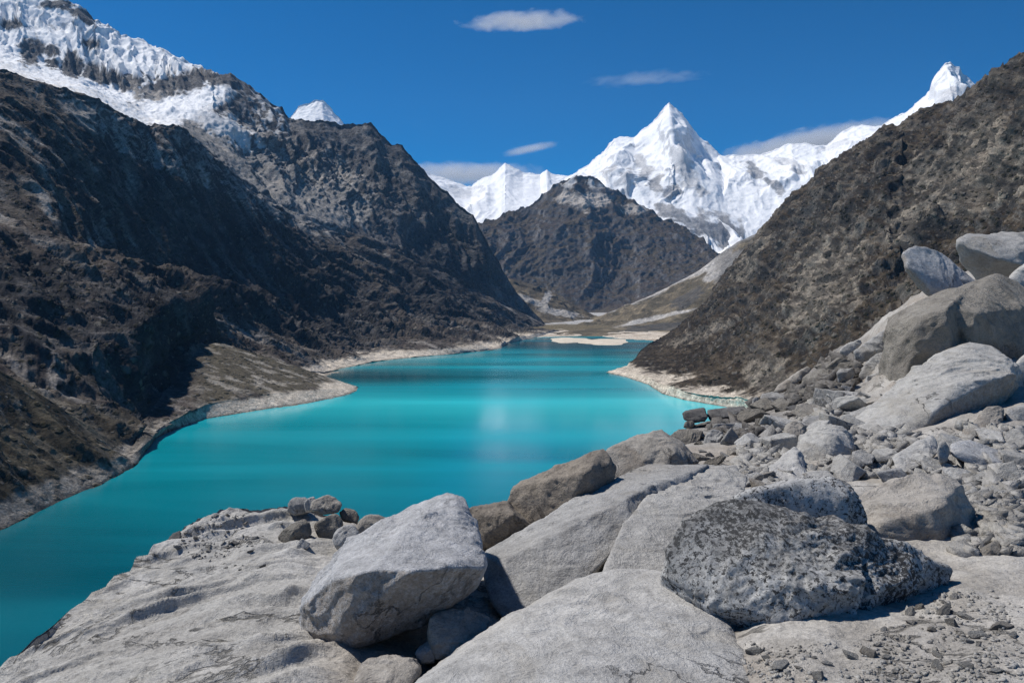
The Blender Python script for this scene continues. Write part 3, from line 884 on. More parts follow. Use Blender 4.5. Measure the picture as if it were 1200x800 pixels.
# ================================================================== foreground ground
gpx = np.concatenate([np.arange(-1100, -220, 16.0), np.arange(-220, 1430, 2.0), np.arange(1430, 3000, 16.0)])


def below(row, Y, z):
    d = Y * cp - (z - CAMZ) * sp_
    return np.stack([(gpx - 600) / F * d, np.full(len(gpx), Y), np.full(len(gpx), z)], -1)


E0 = rY([(-220, 1000, 3.2), (0, 950, 3.3), (300, 930, 3.2), (600, 930, 3.0), (900, 930, 3.0), (1430, 930, 3.0)], gpx)
Em = np.stack([(gpx - 600) / F * 2.2, np.full(len(gpx), .6), np.full(len(gpx), CAMZ - 1.75)], -1)
En = np.stack([(gpx - 600) / F * 9, np.full(len(gpx), -9.0), np.full(len(gpx), CAMZ - 1.6)], -1)
E1 = rY([(-220, 960, 3.7), (-60, 850, 4.4), (0, 800, 4.9), (60, 800, 4.5), (200, 800, 4.2), (350, 800, 4.2), (450, 800, 4.6), (600, 800, 4.6), (700, 800, 4.4), (800, 800, 4.2), (900, 800, 3.65), (1200, 800, 3.5), (1430, 800, 3.5)], gpx)
E2 = rY([(-220, 950, 3.9), (-60, 842, 4.5), (0, 791, 5.0), (100, 760, 5.2), (200, 722, 5.8), (300, 702, 6.0), (345, 715, 5.7), (400, 750, 5.0), (500, 765, 5.2), (600, 725, 5.9), (700, 710, 5.8), (800, 700, 5.5), (900, 690, 5.15), (1000, 690, 5.1), (1200, 695, 4.9), (1430, 695, 4.9)], gpx)
E3 = rY([(-220, 940, 4.1), (-60, 836, 4.65), (0, 787, 5.1), (45, 756, 5.5), (100, 729, 5.9), (200, 672, 7.2), (300, 648, 7.6), (350, 655, 7.3), (400, 685, 6.6), (500, 690, 6.4), (600, 668, 7.0), (700, 622, 7.9), (800, 605, 8.0), (900, 600, 7.6), (1000, 600, 7.5), (1100, 595, 7.6), (1200, 600, 7.3), (1430, 600, 7.3)], gpx)
E4 = rY([(-220, 932, 4.3), (-60, 832, 4.75), (0, 784, 5.15), (45, 747.5, 5.67), (100, 712, 6.3), (200, 640, 8.2), (300, 615, 9), (400, 634, 8.3), (500, 655, 7.7), (600, 645, 7.5), (700, 580, 9.3), (800, 545, 11), (900, 535, 11.5), (1000, 535, 11.5), (1100, 535, 11), (1200, 530, 11), (1430, 530, 11)], gpx)
E5 = rY([(-220, 928, 4.35), (-60, 830, 4.8), (0, 782.5, 5.2), (45, 743.5, 5.78), (100, 707, 6.5), (200, 632, 8.5), (300, 604, 9.5), (400, 622, 8.9), (500, 645, 8.1), (600, 632, 8.0), (700, 572, 10), (800, 520, 14.5), (900, 492, 17.5), (1000, 465, 18), (1100, 440, 18), (1200, 430, 18), (1430, 430, 18)], gpx)
E6 = rY([(-220, 925, 4.4), (-60, 829, 4.85), (0, 782, 5.25), (45, 742, 5.8), (100, 704, 6.6), (145, 676, 7.3), (192, 645, 8.3), (205, 629, 8.8), (230, 611, 9.4), (255, 600, 9.8), (275, 596, 10), (300, 599, 9.8), (350, 597, 9.8), (420, 613, 9.3), (480, 636, 8.6), (550, 638, 8.4), (600, 627, 8.3), (650, 600, 9.2),
         (720, 560, 10.8), (760, 545, 12.5), (790, 515, 16), (812, 497, 19), (850, 490, 21), (880, 482, 23), (910, 464, 25), (940, 440, 27), (965, 420, 29), (990, 403, 31), (1020, 388, 32), (1040, 368, 33), (1080, 340, 35), (1130, 318, 37), (1200, 300, 40), (1430, 250, 42)], gpx)
E7 = off(E6, .7, -.9)
E8 = off(E6, 6, -5)
E9 = off(E6, 60, -50)
E10 = off(E6, 150, -125)
GG, GV = loft([En, Em, E0, E1, E2, E3, E4, E5, E6, E7, E8, E9, E10], [6, 8, 10, 70, 90, 50, 40, 50, 8, 10, 12, 6], sharp=(8,), vs=5)
GG = gauss(GG, 4, 1)
Gn = grid_normals(gauss(GG, 4, 0))
W = GG.copy()
gx, gy = proj(W)
fardist = ss(8, 30, W[..., 1])
beyond = ss(8.0, 9.5, GV[:, None])
leftm = ss(430, 330, gx)
rgt = ss(850, 1000, gx)
# diagonal creases of the smooth slab, rubbly soil elsewhere
rot = np.stack([W[..., 0] * .8 + W[..., 1] * .6, -W[..., 0] * .6 + W[..., 1] * .8, W[..., 2]], -1)
wr = np.stack([fbm(W / 1.3 + 3, 3), fbm(W / 1.3 + 9, 3), fbm(W / 1.3 + 15, 3)], -1)
cre = ridged((rot + .35 * wr) / np.array((2.4, .55, 1.5)), 5)
crest = np.interp(GV, [0, 2, 3, 7, 7.6, 8, 8.5, 9, 10], [1, 1, 1, 1, .5, .22, .5, 1, 1])[:, None]
bulge = fbm(W / 1.7, 5) * .07 + fbm(W / 5 + 2, 3) * .12
hgt = crest * (leftm * (cre * .085 + bulge) + (1 - leftm) * (bulge * .7 + fbm(W / .35 + 2, 4) * .022 + rgt * fardist * ridged(W / 2.2, 5) * .5)) + fbm(W / .28, 4) * .013 + beyond * 1.2 * fbm(W / 9, 5) * ss(10, 45, W[..., 1])
# bumpy gravel lip at the top of the mound
lip = leftm * ss(6.3, 7.6, GV[:, None]) * ss(195, 225, gx)
hgt = hgt + lip * (np.abs(fbm(W / .33 + 5, 3)) * .07 + np.abs(fbm(W / .12 + 5, 3)) * .025)
GG[..., 2] += hgt * np.where(W[..., 1] < 2, .2, 1)
GPX, GPY = proj(GG)


def groundY(px, py):
    """Distance at which the ground is seen at a photo pixel."""
    c = int(np.argmin(np.abs(gpx - px)))
    lo = np.searchsorted(GV, 1.9)
    hi = np.searchsorted(GV, 8.0)
    col = np.minimum.accumulate(GPY[lo:hi, c])
    k = int(np.searchsorted(-col, -py))
    k = min(max(k, 1), len(col) - 1)
    a, b = col[k - 1], col[k]
    t = 0 if a == b else np.clip((a - py) / (a - b), 0, 1)
    Ya, Yb = GG[lo + k - 1, c, 1], GG[lo + k, c, 1]
    return float(Ya + (Yb - Ya) * t)


n_1, n_2, n_3 = fbm(W / 1.6, 6), fbm(W / .3 + 3, 5), fbm(W / np.array((3., 3., 3.)) + 8, 5)
slabc = lerp((.40, .387, .362), (.49, .475, .448), ss(-.3, .4, n_1 + .4 * n_2))
slabc = lerp(slabc, (.30, .285, .262), ss(.1, .5, fbm(rot / np.array((1.2, .25, 1.)) + 4, 5)) * .5)
soil = lerp((.34, .318, .288), (.45, .428, .395), ss(-.3, .4, n_1 + .6 * n_2))
soil = lerp(soil, (.30, .245, .19), ss(.15, .5, n_3) * .45)
darkr = ss(12, 20, W[..., 1]) * ss(.95, .2, ss(940, 1060, GPX)) * ss(-.3, .3, n_3 + .6)
soil = lerp(soil, lerp((.07, .066, .064), (.17, .155, .145), ss(-.2, .4, n_2)), darkr * .62)
gt = lerp(soil, slabc, leftm)
t = NT('moraine_ground')
co = t.n('ShaderNodeTexCoord').outputs['Object']
at = t.n('ShaderNodeAttribute', attribute_name='tint').outputs['Color']
f1, f2, f3 = t.noise(co, 26, 5, .7), t.noise(co, 110, 3, .7), t.noise(co, 6, 6, .65, .5)
c = t.mixc(1.0, at, t.ramp(f1, [(.28, .62), (.5, 1.0), (.75, 1.25)]), 'MULTIPLY')
c = t.mixc(1.0, c, t.ramp(f2, [(.3, .7), (.5, 1.0), (.75, 1.2)]), 'MULTIPLY')
h = t.math('ADD', t.math('MULTIPLY', f3, 1.6), t.math('ADD', t.math('MULTIPLY', f1, .6), t.math('MULTIPLY', f2, .16)))
ck = t.noise(co, .55, 9, .6, .8)
ckm = t.math('MULTIPLY', t.ramp(t.math('ABSOLUTE', t.math('SUBTRACT', ck, .5)), [(.0, 1.0), (.003, .8), (.008, 0.0)]), t.ramp(t.noise(co, .4, 2, .5), [(.48, 0.0), (.56, 1.0)]))
c = t.mixc(t.math('MULTIPLY', ckm, .6), c, (.10, .095, .085))
h = t.math('SUBTRACT', h, t.math('MULTIPLY', ckm, 1.2))
t.bsdf(c, .95, t.bump(h, .8, .035), .15)
o = terrain('ground', GG, t.m, np.clip(gt, .02, .8))
finish(o, 'pale dusty moraine ground sloping up from a smooth grey mound', 'ground', kind='structure')

# ================================================================== boulders
_ico = {}


def ico(n):
    if n not in _ico:
        bm = bmesh.new()
        bmesh.ops.create_icosphere(bm, subdivisions=n, radius=1)
        v = np.array([x.co[:] for x in bm.verts])
        f = np.array([[q.index for q in x.verts] for x in bm.faces])
        bm.free()
        _ico[n] = (v, f)
    return _ico[n]


def hull_planes(pts):
    bm = bmesh.new()
    c = np.mean(pts, 0)
    for p in pts:
        bm.verts.new(p - c)
    bmesh.ops.convex_hull(bm, input=bm.verts[:], use_existing_faces=False)
    bm.normal_update()
    out = []
    for f in bm.faces:
        n = np.array(f.normal[:])
        h = float(n @ np.array(f.verts[0].co[:]))
        if h < 0:
            n, h = -n, -h
        if f.calc_area() < 1e-7:
            continue
        for q in out:
            if q[0] @ n > .997:
                q[1] = max(q[1], h)
                break
        else:
            out.append([n, h])
    bm.free()
    nn = np.array([q[0] for q in out])
    return nn, np.array([q[1] for q in out]) + nn @ c


def star(dirs, planes, c, p):
    n, h = planes
    hh = np.maximum(h - n @ c, 1e-3)
    inv = np.maximum(dirs @ n.T, 0) / hh[None]
    m = inv.max(1)
    return 1.0 / (m * ((inv / m[:, None]) ** p).sum(1) ** (1.0 / p))


def rough(verts, size, seed, amt, freq=1.0):
    u = verts / size * freq + seed * 3.7
    w = u + .4 * np.stack([perlin(u * 1.3 + 5), perlin(u * 1.3 + 25), perlin(u * 1.3 + 45)], -1)
    return amt * size * (.026 * fbm(w * 1.6, 3) + .036 * ridged(w * 2.3, 5) + .016 * fbm(w * 11, 4))


def boulder(name, label, pts, Y0, back, mat, n=6, p=98, amt=1.0, seed=1, shrink=.82, center=None, extra=(), tail=None, freq=1.0, cat='boulder', group=None, lean=0.0, pat=None, chips=7):
    """pts: (px, py, dY) corners as seen; the hidden side is `back` metres deep."""
    def cloud(pp):
        a = np.array([(q + (0,))[:3] if len(q) == 2 else q for q in pp], float)
        yb = a[:, 1].max()
        a[:, 2] += lean * (yb - a[:, 1]) / F * Y0
        f = P(a[:, 0], a[:, 1], Y0 + a[:, 2])
        cx, cy = a[:, 0].mean(), a[:, 1].mean()
        b = P(cx + (a[:, 0] - cx) * shrink, cy + (a[:, 1] - cy) * shrink + 2, Y0 + a[:, 2] * .5 + a[:, 2].max() * .5 + back)
        return np.concatenate([f, b])
    A = cloud(pts)
    if len(extra):
        e = np.array(extra, float)
        A = np.concatenate([A, P(e[:, 0], e[:, 1], Y0 + e[:, 2])])
    c = A.mean(0) if center is None else P(center[0], center[1], Y0 + center[2])
    ext = A.max(0) - A.min(0)
    v, f = ico(n)
    d = v * ext
    d /= np.linalg.norm(d, axis=1)[:, None]
    pl_ = hull_planes(A)
    cr = np.random.default_rng(900 + seed)
    Ac = A - c
    nd, hd = [], []
    for _ in range(chips):
        v0 = Ac[cr.integers(len(Ac))]
        g = v0 / np.linalg.norm(v0) + .55 * cr.normal(size=3)
        g /= np.linalg.norm(g)
        nd.append(g)
        hd.append((Ac @ g).max() * cr.uniform(.92, .985))
    if chips:
        pl_ = (np.concatenate([pl_[0], np.array(nd)]), np.concatenate([pl_[1], np.array(hd) + np.array(nd) @ c]))
    r = star(d, pl_, c, p)
    attrs = None
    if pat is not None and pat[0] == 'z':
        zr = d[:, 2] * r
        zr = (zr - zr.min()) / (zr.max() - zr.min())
        attrs = {'patina_shade': pat[3] * ss(pat[1], pat[2], zr + .16 * fbm(d * 5 + seed, 5))}
    elif pat is not None:  # facets turned front and down browned, their shade painted into the colour
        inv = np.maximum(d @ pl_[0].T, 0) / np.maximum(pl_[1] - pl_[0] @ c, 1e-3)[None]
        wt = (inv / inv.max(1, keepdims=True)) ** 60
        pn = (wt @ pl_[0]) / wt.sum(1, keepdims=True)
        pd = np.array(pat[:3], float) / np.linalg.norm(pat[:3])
        attrs = {'patina_shade': pat[4] * ss(pat[3] - .12, pat[3] + .12, pn @ pd + .15 * fbm(d * 4 + seed, 4))}
    if tail is not None:
        r2 = star(d, hull_planes(cloud(tail)), c, p)
        k = 10
        m = np.maximum(r, r2)
        r = m * ((r / m) ** k * .5 + (r2 / m) ** k * .5 + .5 * (np.maximum(r / m, r2 / m) ** k)) ** (1 / k) * 1.0
    size = float(np.cbrt(np.prod(ext)))
    vv = d * r[:, None]
    r = r + rough(vv, size, seed, amt, freq)
    vv = d * r[:, None]
    org = c.copy()
    org[2] = (vv[:, 2] + c[2]).min()
    o = mesh_obj(name, vv + c - org, f, mat, True, attrs)
    o.location = org
    finish(o, label, cat, group)
    return o


# the dark boulder in front
boulder('boulder', 'big dark speckled lichened boulder with a pointed end, resting on gravel', [
    (773, 682, .38), (785, 655, .36), (795, 615, .48), (811, 600, .58), (838, 589, .62), (862, 586, .62), (913, 596, .55), (973, 608, .52), (1013, 626, .5),
    (988, 757, .05), (945, 764, -.02), (910, 763, -.02), (885, 758, 0), (850, 753, .08), (830, 740, .14), (797, 713, .3), (779, 694, .36),
    (905, 722, -.10), (965, 700, -.12), (845, 712, .02), (1010, 690, -.02)],
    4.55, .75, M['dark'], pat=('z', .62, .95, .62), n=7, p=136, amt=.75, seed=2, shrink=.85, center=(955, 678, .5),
    tail=[(955, 612, .55), (1013, 625, .42), (1060, 639, .5), (1104, 661, .58), (1112, 673, .62), (1105, 690, .58), (1080, 704, .5), (1047, 724, .3), (1010, 745, .1), (950, 756, .1), (1030, 690, .12), (935, 650, .4)], freq=1.3)
boulder('boulder', 'rounded half-white, half-black boulder tucked behind the dark pointed one', [
    (842, 592, .1), (856, 578, .1), (893, 571, .05), (905, 567, .05), (950, 560, .1), (962, 557, .2), (980, 557, .25), (1000, 566, .2), (1015, 583, .1), (1023, 607, 0), (1022, 630, 0), (1000, 660, 0), (880, 640, 0)],
    5.75, .6, M['mixed'], n=6, p=14, amt=.8, seed=5)
boulder('boulder', 'broad buff boulder with a shaded end, behind the dark pointed one', [
    (1003, 590, .5), (1016, 574, .6), (1043, 562, .6), (1077, 557, .6), (1113, 562, .6), (1122, 568, .55), (1126, 593, .35), (1142, 621, .35), (1137, 632, .3), (1118, 653, .1), (1103, 661, 0), (1060, 665, -.1), (1010, 650, -.1),
    (1106, 592, .05), (1103, 640, -.05), (1030, 612, 0)], 6.3, .9, M['warm'], n=6, p=117, amt=.8, chips=0, seed=7)
# the block by the mound
boulder('boulder', 'large wedge block with a bright flat top and brown shaded front', [
    (348, 752, .5), (352, 710, .5), (360, 697, .55), (375, 680, .5), (399, 643, 1.0), (403, 637, 1.05), (432, 626, 1.2), (456, 607, 1.4), (486, 592, 1.55), (531, 577, 1.7), (538, 580, 1.7), (549, 589, 1.65),
    (555, 617, 1.2), (566, 638, .75), (568, 668, .32), (561, 680, .35), (540, 697, .4), (528, 709, .38), (498, 733, .3), (450, 751, .2), (405, 762, .2), (366, 760, .35),
    (390, 678, .14), (420, 671, .06), (447, 670, 0), (480, 672, -.02), (522, 669, .05), (405, 735, .05), (375, 700, .38)],
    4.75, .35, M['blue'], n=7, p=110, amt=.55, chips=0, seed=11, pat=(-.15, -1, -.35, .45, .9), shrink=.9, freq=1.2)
boulder('boulder', 'brown coarse-grained boulder perched on the pale slab above the water', [
    (593, 588, .25), (598, 572, .3), (610, 564, .4), (657, 549, .45), (680, 536, .5), (705, 526, .55), (713, 531, .5), (721, 543, .45), (722, 557, .4), (716, 576, .35), (714, 587, .3), (699, 596, .15), (630, 620, 0), (621, 618, 0), (609, 607, .1),
    (686, 553, .06), (661, 604, -.05)], 7.5, .5, M['brown'], n=6, p=117, amt=.7, chips=0, seed=13)
boulder('boulder', 'low buff-grey boulder at the water side, beyond the brown perched one', [
    (700, 545, .2), (710, 525, .4), (740, 510, .6), (775, 503, .8), (800, 515, .7), (811, 530, .5), (818, 541, .4), (802, 549, .1), (780, 552, 0), (722, 562, 0), (790, 525, .2)], 10.2, 1.0, M['warm'], n=6, p=91, amt=.7, seed=17)
boulder('boulder', 'tan boulder wedged between the bright wedge block and the perched brown one', [
    (546, 596, .2), (562, 591, .3), (577, 589, .3), (595, 587, .3), (602, 600, .2), (628, 618, .1), (628, 628, .1), (567, 645, 0), (555, 640, 0), (600, 602, -.02)], 7.3, .6, M['brown'], n=6, p=98, amt=.7, seed=19)
boulder('slab', 'long pale slab with a shaded front, under the perched brown boulder', [
    (560, 662, .3), (566, 648, .5), (622, 620, .9), (720, 562, 1.9), (780, 543, 2.6), (830, 545, 2.4), (748, 575, 1.0), (735, 583, .8), (738, 610, .55), (720, 645, .25), (690, 680, 0), (640, 722, -.35), (600, 735, -.4), (575, 712, -.2), (590, 655, .15), (640, 640, .3)],
    6.1, .6, M['grey'], n=7, p=136, amt=.42, chips=0, seed=23, freq=1.5, cat='slab')
boulder('slab', 'coarse pale granite hump between the perched boulder and the dark pointed one', [
    (700, 690, -.5), (712, 650, -.1), (730, 612, .5), (760, 580, 1.2), (800, 556, 2.2), (830, 545, 2.7), (862, 545, 2.7), (872, 555, 2.4), (868, 590, 1.2), (850, 640, .3), (830, 690, -.3), (790, 610, .6)],
    6.0, .6, M['pale'], n=7, p=91, amt=.5, seed=29, freq=1.6, cat='slab')
boulder('slab', 'wide smooth pale bedrock slab filling the foot of the scene', [
    (430, 850, -.9), (470, 805, -.55), (510, 775, -.2), (560, 742, .15), (600, 717, .5), (640, 692, .8), (690, 668, 1.1), (735, 660, 1.2), (790, 668, 1.0), (850, 690, .7), (880, 750, .05), (900, 800, -.5), (930, 860, -.95), (700, 720, .32), (640, 870, -1.0), (800, 720, .35), (660, 740, .12)],
    4.3, .3, M['pale'], n=7, p=16, amt=.3, seed=31, freq=2.2, shrink=.95, cat='slab')
boulder('rock', 'rounded buff rock under the overhang of the bright wedge block', [
    (499, 745, 0), (500, 730, 0), (503, 720, .1), (515, 713, .2), (535, 709, .3), (555, 711, .3), (580, 721, .3), (575, 745, .1), (540, 768, -.1), (508, 775, -.1)], 4.75, .35, M['warm'], n=6, p=14, amt=.8, seed=37, cat='rock')
boulder('rock', 'flat brown-bellied rock below the bright wedge block at the photo edge', [
    (412, 800, 0), (418, 785, .1), (428, 772, .2), (455, 766, .25), (485, 769, .2), (497, 780, .1), (490, 800, -.1), (470, 815, -.1), (425, 815, -.1), (440, 785, .02)], 4.3, .35, M['warm'], n=6, p=16, amt=.9, seed=41, cat='rock')
boulder('rock', 'small grey sliver of stone under the bright wedge block', [
    (485, 765, 0), (492, 756, .1), (502, 750, .1), (512, 760, 0), (510, 776, 0), (494, 778, 0)], 4.7, .25, M['grey'], n=5, p=14, amt=.7, seed=43, cat='rock')
# pile on the mound
boulder('rock', 'dark egg-shaped rock at the foot of the little rock pile', [
    (324, 632, .15), (327, 623, .1), (340, 612, .1), (352, 606, .15), (362, 608, .15), (367, 617, .1), (366, 628, .05), (358, 636, 0), (345, 641, 0), (332, 641, 0), (345, 622, -.1)], 8.0, .3, M['dun'], n=5, p=9, amt=.7, seed=45, cat='rock')
boulder('rock', 'upright brown-grey rock in the middle of the little pile', [
    (366, 613, 0), (378, 606, .1), (390, 599, .1), (400, 603, .1), (404, 613, .05), (398, 625, 0), (388, 636, 0), (377, 636, 0), (370, 628, 0)], 8.2, .35, M['dun'], n=5, p=12, amt=.7, seed=47, cat='rock')
boulder('rock', 'angular buff rock crowning the little pile', [
    (362, 596, 0), (366, 586, .1), (378, 581, .1), (385, 578, .15), (396, 584, .1), (402, 590, .05), (397, 600, 0), (378, 603, 0)], 8.5, .35, M['warm'], n=5, p=16, amt=.8, seed=49, cat='rock')
boulder('rock', 'pale blocky rock on the water side of the little pile', [
    (336, 599, 0), (338, 586, 0), (343, 582, .1), (358, 582, .1), (365, 590, .05), (364, 600, 0), (345, 604, 0)], 9.2, .35, M['grey'], n=5, p=18, amt=.8, seed=51, cat='rock')
boulder('rock', 'small white stone wedged behind the crowning buff rock', [
    (356, 590, 0), (360, 583, .05), (368, 581, .1), (372, 586, .05), (368, 598, 0), (358, 600, 0)], 8.9, .2, M['pale'], n=5, p=14, amt=.7, seed=52, cat='rock')
boulder('rock', 'knobbly grey rock at the pile, touching the bright wedge block', [
    (388, 632, 0), (392, 622, .05), (403, 614, .1), (414, 614, .1), (422, 622, .05), (421, 632, 0), (408, 640, 0), (395, 644, 0)], 7.6, .3, M['grey'], n=5, p=12, amt=1.0, seed=53, cat='rock')
boulder('rock', 'mottled grey stone at the rear of the little pile above the water', [
    (397, 600, 0), (405, 594, .1), (416, 597, .1), (422, 605, .05), (418, 613, 0), (402, 610, 0)], 8.6, .3, M['dun'], n=5, p=14, amt=1.0, seed=54, cat='rock')
boulder('rock', 'rounded buff rock between the little pile and the wedge block', [
    (415, 622, 0), (421, 608, .1), (432, 602, .15), (447, 602, .15), (457, 608, .1), (450, 622, .05), (438, 632, 0), (424, 631, 0)], 8.2, .4, M['warm'], n=5, p=12, amt=1.0, seed=55, cat='rock')
boulder('rock', 'small pale triangular stone against the dark egg-shaped rock', [
    (346, 643, 0), (350, 633, .03), (354, 630, .05), (364, 636, .05), (360, 643, 0)], 7.6, .15, M['pale'], n=5, p=18, amt=.6, seed=56, cat='rock')
boulder('slab', 'flat cracked stone sunk in the dust below the little pile', [
    (337, 668, 0), (345, 655, .3), (362, 643, .6), (385, 637, .8), (398, 640, .8), (394, 655, .4), (380, 668, .1), (355, 676, -.05)], 7.2, .2, M['moraine'], n=5, p=14, amt=1.0, seed=57, cat='slab')

# the tilted slab and the great boulders above it
boulder('slab', 'huge tilted white slab leaning on the rubble, its underside in shade', [
    (998, 505, 0), (1041, 463, 1.2), (1072, 436, 2.0), (1107, 410, 2.8), (1136, 401, 3.2), (1152, 404, 3.2), (1164, 406, 3.1), (1183, 419, 2.6), (1196, 436, 2.2), (1201, 455, 1.9), (1194, 467, 1.7), (1162, 476, 1.2), (1133, 496, .6), (1107, 510, .1), (1083, 517, -.3), (1054, 527, -.5), (1030, 527, -.5), (1006, 520, -.3),
    (1088, 498, -.4), (1095, 482, -.3), (1108, 465, .05), (1128, 456, .4), (1142, 447, .6), (1165, 443, .8), (1186, 441, 1.2)],
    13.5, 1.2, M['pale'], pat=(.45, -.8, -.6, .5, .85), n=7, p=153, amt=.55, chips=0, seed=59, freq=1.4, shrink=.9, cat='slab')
boulder('boulder', 'massive brown boulder with a faceted shaded face, above the tilted white slab', [
    (1031, 450, 1.0), (1036, 420, 1.0), (1039, 384, 1.0), (1042, 376, 1.2), (1064, 362, 1.0), (1090, 349, 1.4), (1140, 336, 2.2), (1125, 470, 0), (1085, 465, -.2), (1050, 470, .2), (1070, 372, -.1), (1074, 400, -.5), (1110, 362, -.4), (1118, 420, -.6)],
    18.0, 3.5, M['dun'], n=7, p=136, amt=.7, chips=0, seed=61, center=(1120, 405, 2.0),
    tail=[(1090, 356, 2.2), (1115, 362, .2), (1140, 345, 1.6), (1166, 321, 2.8), (1176, 323, 2.8), (1192, 341, 2.4), (1232, 358, 2.4), (1240, 445, 1.0), (1190, 470, .4), (1140, 440, 0), (1126, 372, .1), (1146, 366, -.1), (1134, 400, -.2), (1105, 420, .6)])
boulder('slab', 'smooth blue-grey slab with a rounded back and dark hollow under it', [
    (1056, 300, .3), (1060, 294, .6), (1072, 289, 1.0), (1098, 293, 1.3), (1110, 301, 1.3), (1123, 313, 1.2), (1146, 332, .9), (1140, 348, .4), (1092, 350, 0), (1086, 335, -.1), (1078, 319, 0), (1060, 312, .1), (1062, 318, .8), (1075, 335, .9)],
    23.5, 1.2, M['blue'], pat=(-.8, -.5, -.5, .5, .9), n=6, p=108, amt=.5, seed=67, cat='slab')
boulder('boulder', 'flat-topped pale block with a dark shaded end, highest on the slope', [
    (1120, 281, .8), (1127, 277, 1.2), (1200, 273, 2.2), (1240, 272, 2.4), (1240, 310, .6), (1205, 312, .1), (1185, 320, .5), (1172, 323, .9), (1147, 333, 1.4), (1124, 307, 1.5), (1140, 292, .35), (1171, 304, -.1), (1190, 291, .4), (1230, 287, .8)],
    25.0, 2.6, M['grey'], n=6, p=153, amt=.6, chips=0, seed=71)
boulder('boulder', 'pale rounded boulder at the photo edge below the flat-topped block', [
    (1176, 330, 0), (1184, 320, .3), (1200, 308, .6), (1225, 300, .8), (1240, 330, .4), (1235, 365, 0), (1195, 360, 0)], 21.5, 1.6, M['pale'], n=6, p=14, amt=.7, seed=73)
boulder('boulder', 'white boulder at the photo edge beside the tilted slab', [
    (1190, 455, 0), (1188, 425, .3), (1200, 411, .5), (1230, 400, .6), (1240, 440, .3), (1235, 475, 0)], 16.0, 1.4, M['pale'], n=6, p=14, amt=.7, seed=74)
# wedge stones at the foot of the brown boulder
boulder('rock', 'pale oblong rock on the skyline of the rubble slope', [
    (983, 413, 0), (985, 408, .1), (993, 402, .3), (1008, 397, .4), (1010, 402, .3), (1000, 412, .1), (993, 419, 0)], 24.5, .8, M['pale'], n=5, p=16, amt=.8, seed=75, cat='rock')
boulder('rock', 'split pale wedge rock leaning on the massive brown boulder', [
    (1000, 412, .2), (1012, 404, .5), (1030, 390, .7), (1039, 386, .7), (1040, 408, .3), (1022, 412, .1), (1012, 430, .1), (1002, 422, .1)], 22.5, 1.0, M['grey'], n=6, p=108, amt=.8, seed=76, cat='rock')
boulder('rock', 'tall grey wedge rock under the split wedge rock', [
    (1004, 443, .1), (1012, 428, .4), (1028, 412, .8), (1040, 410, .8), (1039, 428, .5), (1030, 445, .1), (1012, 449, 0)], 20.5, 1.0, M['grey'], n=6, p=18, amt=.9, seed=77, cat='rock')
boulder('rock', 'white jagged rock against the foot of the massive brown boulder', [
    (1016, 442, .2), (1031, 436, .4), (1032, 450, .2), (1029, 462, 0), (1014, 467, -.1), (1008, 460, 0), (1018, 452, 0)], 19.0, .7, M['pale'], n=6, p=91, amt=1.1, seed=78, cat='rock')
boulder('rock', 'half-lit pale block above the dark rubble gully', [
    (980, 436, 0), (984, 432, .1), (998, 431, .2), (1003, 438, .2), (995, 450, 0), (982, 451, 0), (991, 436, -.1)], 20.5, .6, M['grey'], n=5, p=98, amt=.9, seed=79, cat='rock')
boulder('rock', 'cream flat stone beside the dark rubble gully', [
    (966, 463, 0), (969, 458, .1), (985, 457, .2), (1008, 459, .2), (1010, 466, .05), (995, 472, -.1), (980, 470, -.1)], 18.0, .7, M['pale'], n=5, p=16, amt=.9, seed=80, cat='rock')
# the rubble below the tilted slab
boulder('boulder', 'bulky pale boulder with a smooth grey cheek, in the middle of the rubble', [
    (930, 545, .1), (928, 525, .3), (936, 511, .6), (955, 502, .8), (966, 496, .9), (985, 496, .9), (997, 505, .8), (1003, 520, .6), (1000, 533, .3), (985, 537, .1), (960, 556, -.1), (945, 560, -.1), (975, 512, .2), (972, 528, .05)],
    10.8, .9, M['pale'], n=6, p=16, amt=.9, seed=81)
boulder('boulder', 'sloping white boulder merging into the ground behind the black-and-white one', [
    (885, 562, .2), (910, 540, .6), (932, 520, 1.0), (940, 530, .9), (948, 556, .4), (950, 568, 0), (915, 574, -.1), (880, 575, -.1)], 9.5, .6, M['pale'], n=6, p=14, amt=.8, seed=82)
boulder('rock', 'squared white rock with a sharp lit facet below the tilted slab', [
    (1045, 535, .2), (1070, 519, .6), (1092, 509, .8), (1098, 516, .7), (1100, 528, .5), (1085, 545, .1), (1060, 557, -.1), (1050, 549, 0), (1062, 553, -.1), (1086, 541, .05)], 9.7, .5, M['pale'], n=6, p=117, amt=.6, chips=0, seed=83, cat='rock')
boulder('rock', 'small grey rock standing between two white slabs below the tilted one', [
    (1097, 528, 0), (1100, 518, .1), (1108, 517, .15), (1113, 528, .1), (1110, 541, 0), (1102, 545, 0)], 9.6, .3, M['grey'], n=5, p=14, amt=.8, seed=84, cat='rock')
boulder('slab', 'long lilac-grey slab with a dark rounded nose, below the tilted slab', [
    (1112, 525, .2), (1114, 519, .4), (1125, 516, .5), (1140, 517, .6), (1165, 526, .6), (1183, 538, .4), (1191, 544, .3), (1188, 553, .1), (1170, 556, 0), (1148, 551, -.05), (1118, 535, 0), (1168, 542, .0)], 9.8, .5, M['blue'], n=6, p=91, amt=.7, seed=85, cat='slab')
boulder('rock', 'reddish leaning rock in the hollow under the tilted slab', [
    (1135, 500, .1), (1146, 487, .3), (1156, 475, .5), (1168, 474, .5), (1177, 480, .4), (1174, 497, .1), (1163, 511, -.1), (1150, 505, -.1)], 12.3, .6, M['warm'], n=6, p=16, amt=.8, seed=86, cat='rock')
